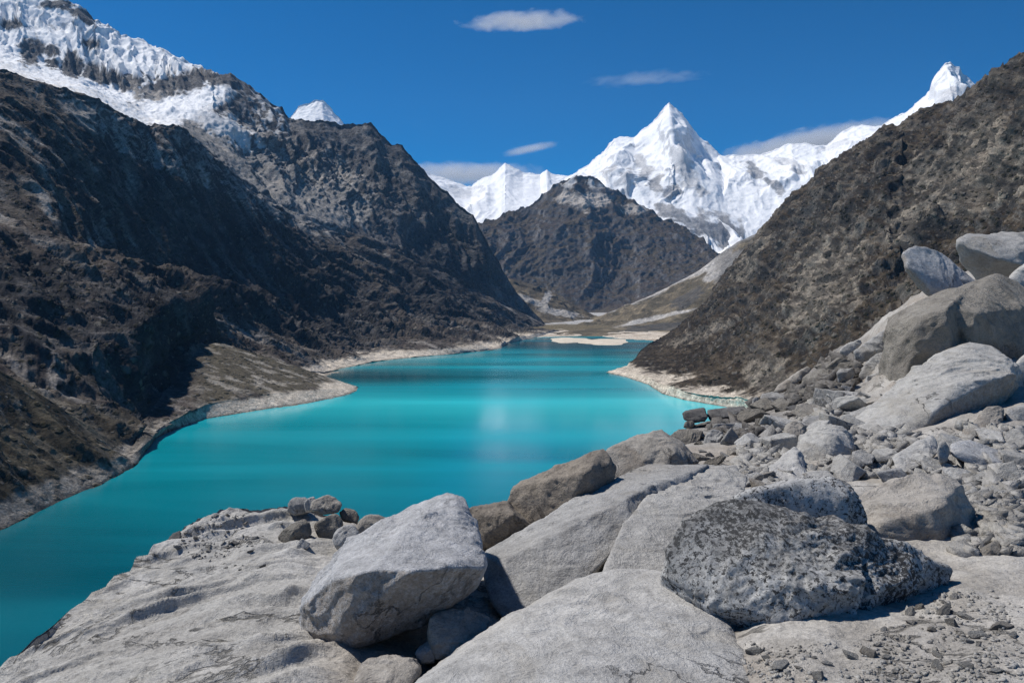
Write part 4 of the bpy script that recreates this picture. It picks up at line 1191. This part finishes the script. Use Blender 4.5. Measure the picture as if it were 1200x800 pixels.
boulder('rock', 'grey rock at the photo edge under the tilted slab', [
    (1175, 492, .1), (1178, 478, .2), (1200, 474, .4), (1230, 478, .3), (1230, 500, 0), (1190, 500, 0)], 12.6, .7, M['grey'], n=5, p=14, amt=.8, seed=87, cat='rock')
boulder('rock', 'buff gem-shaped rock in front of the reddish leaning one', [
    (1125, 512, 0), (1129, 502, .2), (1140, 500, .3), (1150, 503, .25), (1158, 516, .05), (1145, 519, -.05), (1130, 517, -.05), (1140, 509, 0)], 11.6, .5, M['warm'], n=5, p=108, amt=.6, seed=88, cat='rock')
boulder('rock', 'flat white stone left of the squared white rock in the rubble', [
    (1018, 533, 0), (1022, 526, .2), (1040, 524, .3), (1053, 529, .2), (1046, 539, 0), (1028, 542, -.05)], 10.3, .4, M['pale'], n=5, p=16, amt=.9, seed=89, cat='rock')
boulder('rock', 'blocky grey stone touching the bulky pale boulder', [
    (997, 540, 0), (999, 529, .2), (1010, 526, .3), (1024, 533, .2), (1023, 543, 0), (1005, 549, -.05)], 10.0, .4, M['grey'], n=5, p=91, amt=.9, seed=90, cat='rock')
boulder('slab', 'thin cream slab undercut by a brown shadow, below the lilac-grey slab', [
    (1136, 562, .2), (1150, 552, .6), (1178, 560, .5), (1187, 568, .3), (1185, 577, 0), (1172, 579, -.05), (1150, 570, 0)], 8.6, .35, M['pale'], n=5, p=98, amt=.7, seed=91, cat='slab')
boulder('rock', 'chalky domed stone in the pale grit beside the buff boulder', [
    (1125, 590, 0), (1128, 578, .15), (1142, 570, .2), (1154, 580, .15), (1156, 591, .05), (1140, 596, 0)], 7.9, .3, M['pale'], n=5, p=16, amt=.5, seed=92, cat='rock')
boulder('slab', 'smooth flat grey slab at the photo edge beside the pointed end of the dark boulder', [
    (1110, 676, 0), (1113, 662, .4), (1122, 651, .8), (1140, 646, 1.0), (1220, 645, 1.1), (1230, 690, .2), (1170, 690, .1), (1135, 686, .02)], 5.4, .3, M['blue'], n=6, p=14, amt=.35, seed=93, cat='slab')
boulder('rock', 'low grey rock half sunk in the grit at the photo edge', [
    (1172, 695, .1), (1180, 686, .3), (1200, 682, .4), (1225, 684, .4), (1225, 720, 0), (1200, 716, 0), (1182, 708, .02)], 4.9, .3, M['grey'], n=5, p=10, amt=.5, seed=94, cat='rock')
boulder('rock', 'three-cornered buff stone propping the pointed end of the dark boulder', [
    (1043, 738, 0), (1052, 722, .1), (1070, 706, .3), (1080, 714, .25), (1084, 742, .05), (1066, 750, -.03)], 4.75, .25, M['warm'], n=5, p=98, amt=.6, seed=95, cat='rock')
boulder('rock', 'grey wedge stone under the dark boulder, beside the three-cornered buff one', [
    (1030, 745, 0), (1036, 735, .08), (1052, 738, .1), (1064, 752, .02), (1050, 757, 0), (1034, 754, 0)], 4.6, .15, M['grey'], n=5, p=98, amt=.7, seed=96, cat='rock')
boulder('rock', 'dark grey stone poking out from the blunt end of the dark boulder', [
    (793, 730, 0), (800, 724, .05), (815, 726, .1), (832, 738, .05), (825, 743, 0), (800, 738, 0)], 4.75, .2, M['grey'], n=5, p=91, amt=.7, seed=97, cat='rock')
boulder('slab', 'ribbed silver slab at the photo edge beside the flat grey one', [
    (1150, 645, 0), (1165, 632, .3), (1180, 620, .5), (1192, 622, .5), (1215, 632, .4), (1222, 648, .1), (1170, 649, 0), (1182, 636, .1)], 6.4, .3, M['blue'], n=5, p=91, amt=.8, seed=98, cat='slab')
# along the crest above the lake
boulder('slab', 'dark flat slab overhanging a black gap at the water side of the rubble', [
    (799, 484, .1), (803, 481, .4), (825, 477, .6), (830, 488, .2), (826, 493, 0), (812, 495, -.1), (801, 491, 0)], 17.5, 1.0, M['charcoal'], n=5, p=108, amt=.7, seed=99, cat='slab')
boulder('slab', 'second dark flat slab, in line with the overhanging one above the pale shore', [
    (828, 486, .1), (829, 480, .4), (850, 478, .6), (872, 475, .8), (876, 479, .5), (858, 488, .1), (832, 493, 0)], 18.0, 1.0, M['charcoal'], n=5, p=108, amt=.8, seed=100, cat='slab')
boulder('rock', 'grey triangular rock below the overhanging dark slab', [
    (783, 512, 0), (795, 503, .3), (806, 502, .4), (824, 505, .3), (820, 515, .1), (808, 529, -.1), (795, 522, -.1)], 14.5, .8, M['dun'], n=6, p=117, amt=.7, seed=101, cat='rock')
boulder('rock', 'upright weathered grey rock beside the triangular one', [
    (822, 534, 0), (826, 510, .2), (835, 502, .3), (846, 505, .3), (850, 520, .1), (846, 534, -.1), (832, 540, -.1)], 13.5, .8, M['grey'], n=6, p=16, amt=1.1, seed=102, cat='rock')
boulder('rock', 'round grey cobble under the overhanging dark slab', [
    (800, 500, 0), (803, 493, .1), (812, 492, .1), (815, 497, .05), (810, 502, 0)], 16.5, .5, M['dun'], n=5, p=8, amt=.6, seed=103, cat='rock')
boulder('slab', 'grey roof-like slab jutting over a dark hollow on the rubble crest', [
    (890, 466, .1), (893, 461, .4), (905, 459, .6), (918, 461, .6), (922, 464, .4), (914, 472, .1), (902, 473, 0), (895, 471, 0)], 21.0, .9, M['grey'], n=5, p=108, amt=.8, seed=104, cat='slab')
boulder('rock', 'long pale beam-like rock lying along the rubble crest', [
    (905, 461, 0), (908, 456, .2), (930, 439, 1.0), (946, 428, 1.4), (952, 432, 1.4), (938, 446, .8), (918, 459, .1)], 22.5, .8, M['warm'], n=5, p=91, amt=.8, seed=105, cat='rock')
boulder('rock', 'small upright grey rock on the crest beside the roof-like slab', [
    (881, 475, 0), (882, 467, .1), (887, 464, .1), (891, 468, .1), (890, 476, 0)], 21.0, .4, M['grey'], n=5, p=14, amt=.8, seed=106, cat='rock')
boulder('rock', 'brown-cheeked rock leaning behind the bulky pale boulder', [
    (917, 512, .1), (919, 500, .3), (928, 493, .4), (940, 494, .4), (946, 505, .2), (938, 518, -.05), (922, 522, -.05), (921, 506, 0)], 12.6, .6, M['warm'], n=6, p=14, amt=.8, seed=107, cat='rock')
boulder('rock', 'pale block with a dark notch, at the foot of the dark gully', [
    (887, 535, 0), (889, 523, .2), (900, 518, .3), (912, 519, .3), (917, 530, .1), (905, 545, -.1), (893, 544, -.1)], 12.0, .6, M['pale'], n=6, p=16, amt=.9, seed=108, cat='rock')
boulder('rock', 'pointed speckled rock beside the notched pale block', [
    (861, 526, 0), (870, 514, .2), (875, 515, .2), (887, 527, .1), (885, 536, -.05), (868, 534, -.05)], 12.6, .5, M['grey'], n=6, p=18, amt=.9, seed=109, cat='rock')
boulder('rock', 'cracked cream rock with a brown hollow, near the coarse granite hump', [
    (858, 548, 0), (862, 537, .2), (875, 532, .3), (888, 538, .25), (896, 546, .1), (885, 553, -.05), (866, 556, -.05)], 11.0, .5, M['pale'], n=6, p=14, amt=1.2, seed=110, cat='rock')
boulder('rock', 'long grey shelf of rock above the leaning brown-cheeked one', [
    (938, 497, 0), (942, 489, .2), (962, 485, .4), (975, 487, .4), (968, 497, 0), (950, 501, -.1)], 14.0, .6, M['grey'], n=5, p=91, amt=.8, seed=111, cat='rock')
boulder('rock', 'dark jagged stone at the brink of the grey mound above the water', [
    (194, 642, 0), (197, 632, .1), (202, 625, .15), (211, 621, .2), (213, 628, .1), (205, 638, 0)], 8.2, .3, M['charcoal'], n=5, p=91, amt=1.2, seed=112, cat='rock')

# ------------------------------------------------------------------ stones scattered in the rubble
proto = []
for k in range(16):
    r_ = np.random.default_rng(100 + k)
    ax = np.linalg.qr(np.eye(3) + .28 * r_.normal(size=(3, 3)))[0] + .22 * r_.normal(size=(3, 3))
    ax = np.concatenate([ax, -ax + .2 * r_.normal(size=(3, 3))])
    cut = r_.normal(size=(r_.integers(3, 6), 3))
    nn = np.concatenate([ax, cut])
    nn /= np.linalg.norm(nn, axis=1)[:, None]
    hh = np.concatenate([r_.uniform(.34, .50, 6), r_.uniform(.38, .52, len(cut))])
    sc3 = np.array((r_.uniform(.9, 1.35), r_.uniform(.75, 1.05), r_.uniform(.42, .9)))
    lv = {}
    for n in (4, 5):
        v, f = ico(n)
        rr = np.minimum(star(v, (nn, hh), np.zeros(3), 200), .85)
        x = v * rr[:, None]
        rr = rr + rough(x, 1.0, 50 + k, .42)
        x = v * rr[:, None] * sc3
        lv[n] = (x, f)
    proto.append(lv)
stone_meshes = {}


def stone_mesh(k, n, mat):
    key = (k, n, mat.name)
    if key not in stone_meshes:
        x, f = proto[k][n]
        o = mesh_obj('stone', x, f, mat)
        stone_meshes[key] = o.data
        bpy.data.objects.remove(o)
    return stone_meshes[key]


def inside(poly, x, y):
    c = False
    j = len(poly) - 1
    for i in range(len(poly)):
        xi, yi = poly[i]
        xj, yj = poly[j]
        if (yi > y) != (yj > y) and x < (xj - xi) * (y - yi) / (yj - yi) + xi:
            c = not c
        j = i
    return c


placed = []


def scatter(poly, sizes, mats, label, group, sep=.36, seed=1, tries=160, sink=.18):
    rnd = random.Random(seed)
    xs, ys = [p[0] for p in poly], [p[1] for p in poly]
    cnt = 0
    for s in sizes:
        for _ in range(tries):
            x, y = rnd.uniform(min(xs), max(xs)), rnd.uniform(min(ys), max(ys))
            if not inside(poly, x, y):
                continue
            if any((x - a) ** 2 + ((y - b) * 1.3) ** 2 < (sep * (s + t_)) ** 2 for a, b, t_ in placed):
                continue
            break
        else:
            continue
        placed.append((x, y, s))
        Y = groundY(x, y + s * .25)
        w = P(x, y + s * .25, Y)
        D = s / F * Y
        me = stone_mesh(rnd.randrange(16), 5 if s > 13 else 4, M[rnd.choice(mats)])
        o = bpy.data.objects.new('rock', me)
        COL.objects.link(o)
        sc1 = D / 1.05
        o.scale = (sc1 * rnd.uniform(.9, 1.15), sc1 * rnd.uniform(.9, 1.15), sc1 * rnd.uniform(.8, 1.1))
        o.rotation_euler = (rnd.uniform(-.35, .35), rnd.uniform(-.35, .35), rnd.uniform(0, 6.28))
        o.location = (w[0], w[1], w[2] + D * (.27 - sink))
        finish(o, label, 'rock', group)
        cnt += 1
    return cnt


for a in [(965, 525, 60), (1065, 535, 40), (1150, 535, 55), (1100, 465, 90), (1060, 500, 60), (1160, 450, 60), (1120, 400, 110), (1075, 610, 90), (930, 660, 150), (1040, 670, 90), (900, 535, 30), (875, 545, 28),
          (930, 508, 24), (835, 520, 34), (803, 515, 34), (1150, 490, 36), (1140, 510, 26), (1035, 533, 30), (1010, 538, 26), (1022, 430, 30), (1020, 400, 30), (1023, 453, 24), (992, 440, 22), (920, 550, 50)]:
    placed.append(a)


def sz(rnd, n, lo, hi, pw=2.2):
    return sorted([lo + (hi - lo) * rnd.random() ** pw for _ in range(n)], reverse=True)


rr_ = random.Random(3)
scatter([(955, 470), (1000, 455), (1035, 468), (1010, 500), (985, 500), (940, 515), (905, 520), (870, 515), (900, 500), (935, 480)],
        sz(rr_, 80, 8, 40, 1.5), ['pale', 'pale', 'pale', 'pale', 'grey', 'warm'], 'small pale angular stone in the rubble under the dark gully', 'stones in the pale rubble', seed=4)
scatter([(870, 480), (925, 462), (970, 425), (1000, 425), (1000, 450), (955, 470), (925, 490), (880, 515), (855, 515), (830, 500)],
        sz(rr_, 55, 7, 27, 1.6), ['charcoal', 'dun', 'dun', 'grey'], 'small dark broken stone in the rubble gully', 'stones in the dark gully', seed=5)
scatter([(1000, 530), (1050, 555), (1100, 545), (1150, 560), (1200, 560), (1200, 500), (1150, 500), (1110, 520), (1060, 525), (1020, 545), (1000, 560), (960, 560)],
        sz(rr_, 74, 8, 42, 1.7), ['pale', 'pale', 'pale', 'pale', 'blue'], 'small white stone in the grit below the tilted slab', 'stones below the tilted slab', seed=6)
scatter([(1128, 600), (1150, 575), (1200, 570), (1200, 640), (1150, 645), (1135, 635)],
        sz(rr_, 30, 6, 26, 1.8), ['pale', 'pale', 'warm'], 'small pale stone in the grit between the buff boulder and the photo edge', 'stones beside the buff boulder', seed=7)
scatter([(855, 545), (890, 520), (930, 545), (950, 560), (900, 570), (860, 565)],
        sz(rr_, 20, 8, 26), ['pale', 'pale', 'warm'], 'small pale stone between the granite hump and the sloping white boulder', 'stones by the granite hump', seed=8)
scatter([(778, 535), (800, 515), (835, 500), (860, 520), (860, 548), (820, 552)],
        sz(rr_, 18, 7, 24, 1.6), ['dun', 'grey', 'warm'], 'small drab stone between the low buff boulder and the granite hump', 'stones by the low buff boulder', seed=12)
placed.clear()
scatter([(870, 758), (1000, 762), (1085, 700), (1120, 690), (1190, 725), (1200, 790), (900, 790)],
        sz(rr_, 44, 5, 20, 2.6), ['moraine', 'warm', 'pale', 'moraine'], 'small brownish stone on the grit below the dark pointed boulder', 'stones below the dark boulder', seed=9, sep=.5)
scatter([(205, 640), (230, 612), (260, 600), (330, 602), (320, 640), (300, 680), (240, 660)],
        sz(rr_, 26, 3.5, 10, 2.5), ['moraine', 'moraine', 'grey'], 'small dusty stone lying on the grey mound', 'stones on the grey mound', seed=10, sep=.6, sink=.26)


# ------------------------------------------------------------------ grit (nobody could count it)
def patchy(x, y):
    return float(fbm(np.array([[x / 55.0, y / 30.0, 1.5]]), 3)[0])


def grit(name, label, polys, n, dmin, dmax, mat, seed):
    rnd = np.random.default_rng(seed)
    v0 = np.array([(x, y, z) for z in (-1, 1) for y in (-1, 1) for x in (-1, 1)], float) * .78
    f0 = np.array([(0, 2, 3, 1), (4, 5, 7, 6), (0, 1, 5, 4), (2, 6, 7, 3), (0, 4, 6, 2), (1, 3, 7, 5)])
    f0 = np.concatenate([f0[:, [0, 1, 2]], f0[:, [0, 2, 3]]])
    Vs, Fs = [], []
    tot = 0
    k = 0
    areas = [(min(q[0] for q in p), max(q[0] for q in p), min(q[1] for q in p), max(q[1] for q in p)) for p in polys]
    while k < n:
        i = rnd.integers(len(polys))
        x0, x1, y0, y1 = areas[i]
        x, y = rnd.uniform(x0, x1), rnd.uniform(y0, y1)
        if not inside(polys[i], x, y):
            k += .2
            continue
        if patchy(x, y) < rnd.uniform(-.35, .35):
            k += .3
            continue
        k += 1
        Y = groundY(x, y)
        w = P(x, y, Y)
        s = (dmin + (dmax - dmin) * rnd.random() ** 4.5) * (.5 + Y / 12.0)
        jit = 1 + .26 * rnd.normal(size=(len(v0), 3))
        a = rnd.uniform(0, 6.28)
        sx = np.array((rnd.uniform(.8, 1.5), rnd.uniform(.7, 1.1), rnd.uniform(.45, .8))) * s * .5
        p = v0 * jit * sx
        tl = rnd.normal(size=2) * .35
        p[:, 2] += p[:, 0] * tl[0] + p[:, 1] * tl[1]
        ca, sa = math.cos(a), math.sin(a)
        p = np.stack([p[:, 0] * ca - p[:, 1] * sa, p[:, 0] * sa + p[:, 1] * ca, p[:, 2]], -1)
        Vs.append(p + w + np.array((0, 0, s * .08)))
        Fs.append(f0 + tot)
        tot += len(v0)
    o = mesh_obj(name, np.concatenate(Vs), np.concatenate(Fs), mat, False)
    finish(o, label, 'gravel', kind='stuff')


grit('gravel', 'pale stony grit covering the slope under the tilted slab',
     [[(955, 470), (1035, 460), (1060, 500), (1200, 500), (1200, 650), (1130, 650), (1100, 560), (960, 560), (860, 560), (870, 515), (930, 480)]], 8500, .010, .17, M['pale'], 1)
M['debris'] = granite('broken_debris', (.25, .235, .22), (.12, .112, .106), .2)
grit('rubble', 'dark broken debris filling the gully on the rubble crest',
     [[(830, 500), (880, 482), (925, 462), (990, 410), (1010, 420), (1000, 455), (955, 472), (920, 495), (880, 520), (840, 515)]], 5000, .03, .20, M['debris'], 2)
grit('gravel', 'brownish grit around the foot of the dark pointed boulder',
     [[(850, 750), (1000, 755), (1090, 695), (1200, 690), (1230, 830), (880, 830)]], 5500, .003, .036, M['pale'], 3)
grit('gravel', 'fine dusty grit on the lip of the grey mound',
     [[(200, 640), (230, 612), (260, 601), (350, 605), (340, 650), (300, 640), (240, 660)]], 700, .004, .03, M['moraine'], 4)


# ================================================================== clouds (far beyond the mountains)
def cloud(label, cx, cy, hw, hh, Y, dens, rot=0.0, seed=0.0, wisp=.5, depth=.45):
    t = NT('cloud_vapour')
    co = t.n('ShaderNodeTexCoord').outputs['Object']
    ln = t.n('ShaderNodeVectorMath', operation='LENGTH')
    t.l(co, ln.inputs[0])
    mp = t.n('ShaderNodeMapping')
    mp.inputs['Scale'].default_value = (hw / 26.0, 1.4, hh / 14.0)
    mp.inputs['Location'].default_value = (seed, seed * 1.7, seed * .4)
    t.l(co, mp.inputs['Vector'])
    nz = t.noise(mp.outputs[0], 1.3, 5, .6, .5)
    f = t.math('SUBTRACT', t.math('SUBTRACT', 1.0, ln.outputs['Value']), t.math('MULTIPLY', t.math('SUBTRACT', .62, nz), wisp * 2.4))
    f = t.math('MAXIMUM', f, 0.0)
    pv = t.n('ShaderNodeVolumePrincipled')
    pv.inputs['Color'].default_value = (.95, .95, .96, 1)
    pv.inputs['Anisotropy'].default_value = .25
    t.l(t.math('MULTIPLY', f, dens), pv.inputs['Density'])
    t.l(pv.outputs[0], t.out.inputs['Volume'])
    v, fc = ico(4)
    s = Y / F
    o = mesh_obj('cloud', v, fc, t.m)
    o.location = P(cx, cy, Y)
    o.scale = (hw * s, max(hw, hh) * s * depth, hh * s)
    o.rotation_euler = (0, -rot, 0)
    finish(o, label, 'cloud')


cloud('long thin lens-shaped cloud high in the blue sky', 614, 25, 86, 4.6, 9500, .016, .05, 1.0, .42)
cloud('faint streak of cloud above the pyramid peak', 757, 92, 84, 3.6, 9500, .0036, .06, 4.0, .5)
cloud('small slanting cloud over the low snow ridge', 622, 174, 42, 5.5, 9800, .009, .2, 7.0, .5)
cloud('flat cloud bank behind the low snow ridge', 545, 204, 110, 15, 10200, .006, .0, 9.0, .4)
cloud('soft cloud bank behind the jagged white ridge', 945, 172, 140, 22, 9800, .009, .2, 13.0, .45)

hz = NT('haze_air')
pv = hz.n('ShaderNodeVolumePrincipled')
pv.inputs['Color'].default_value = (.30, .58, 1.0, 1)
pv.inputs['Density'].default_value = 2.3e-5
hz.l(pv.outputs[0], hz.out.inputs['Volume'])
zl = min((o.matrix_world @ Vector(c)).z for o in COL.objects if o.type == 'MESH' and o.name.split('.')[0] != 'cloud' for c in o.bound_box) - 1
hx, y0, y1, z1 = 7500.0, -300.0, 8850.0, 2300.0
hv = np.array([(x, y, z) for z in (zl, z1) for y in (y0, y1) for x in (-hx, hx)], float)
o = mesh_obj('haze', hv, np.array([(0, 2, 3, 1), (4, 5, 7, 6), (0, 1, 5, 4), (2, 6, 7, 3), (0, 4, 6, 2), (1, 3, 7, 5)]), hz.m, False)
finish(o, 'thin blue mountain air between the far peaks and the viewer', 'haze', kind='stuff')

# ================================================================== sun, sky, view
SUN = Vector((-.52, .24, .82)).normalized()
el = math.asin(SUN.z)
az = math.atan2(SUN.x, SUN.y)
ld = bpy.data.lights.new('sun', 'SUN')
ld.energy = 4.8
ld.angle = R(2.0)
ld.color = (1.0, .955, .89)
lo = bpy.data.objects.new('sun', ld)
COL.objects.link(lo)
lo.rotation_euler = SUN.to_track_quat('Z', 'Y').to_euler()
lo.location = (-300, 100, 900)
w = bpy.data.worlds.new('World')
sc.world = w
w.use_nodes = True
nt = w.node_tree
nt.nodes.clear()
out = nt.nodes.new('ShaderNodeOutputWorld')
bg = nt.nodes.new('ShaderNodeBackground')
sky = nt.nodes.new('ShaderNodeTexSky')
sky.sky_type = 'NISHITA'
sky.sun_disc = False
sky.sun_elevation = el
sky.sun_rotation = az % (2 * math.pi)
sky.altitude = 4200
sky.air_density = 1.0
sky.dust_density = .2
sky.ozone_density = 2.0
bg.inputs['Strength'].default_value = .10
hsv = nt.nodes.new('ShaderNodeHueSaturation')
hsv.inputs['Saturation'].default_value = 1.84
hsv.inputs['Value'].default_value = .98
nt.links.new(sky.outputs[0], hsv.inputs['Color'])
nt.links.new(hsv.outputs[0], bg.inputs['Color'])
nt.links.new(bg.outputs[0], out.inputs['Surface'])

sc.view_settings.view_transform = 'Standard'
sc.view_settings.look = 'None'
sc.view_settings.exposure = 0
sc.view_settings.gamma = 1
sc.view_settings.use_curve_mapping = False
sc.render.engine = 'CYCLES'
sc.cycles.max_bounces = 5
sc.cycles.diffuse_bounces = 3
sc.cycles.volume_bounces = 1
sc.cycles.volume_max_steps = 128
sc.cycles.use_denoising = True
sc.cycles.denoising_prefilter = 'NONE'
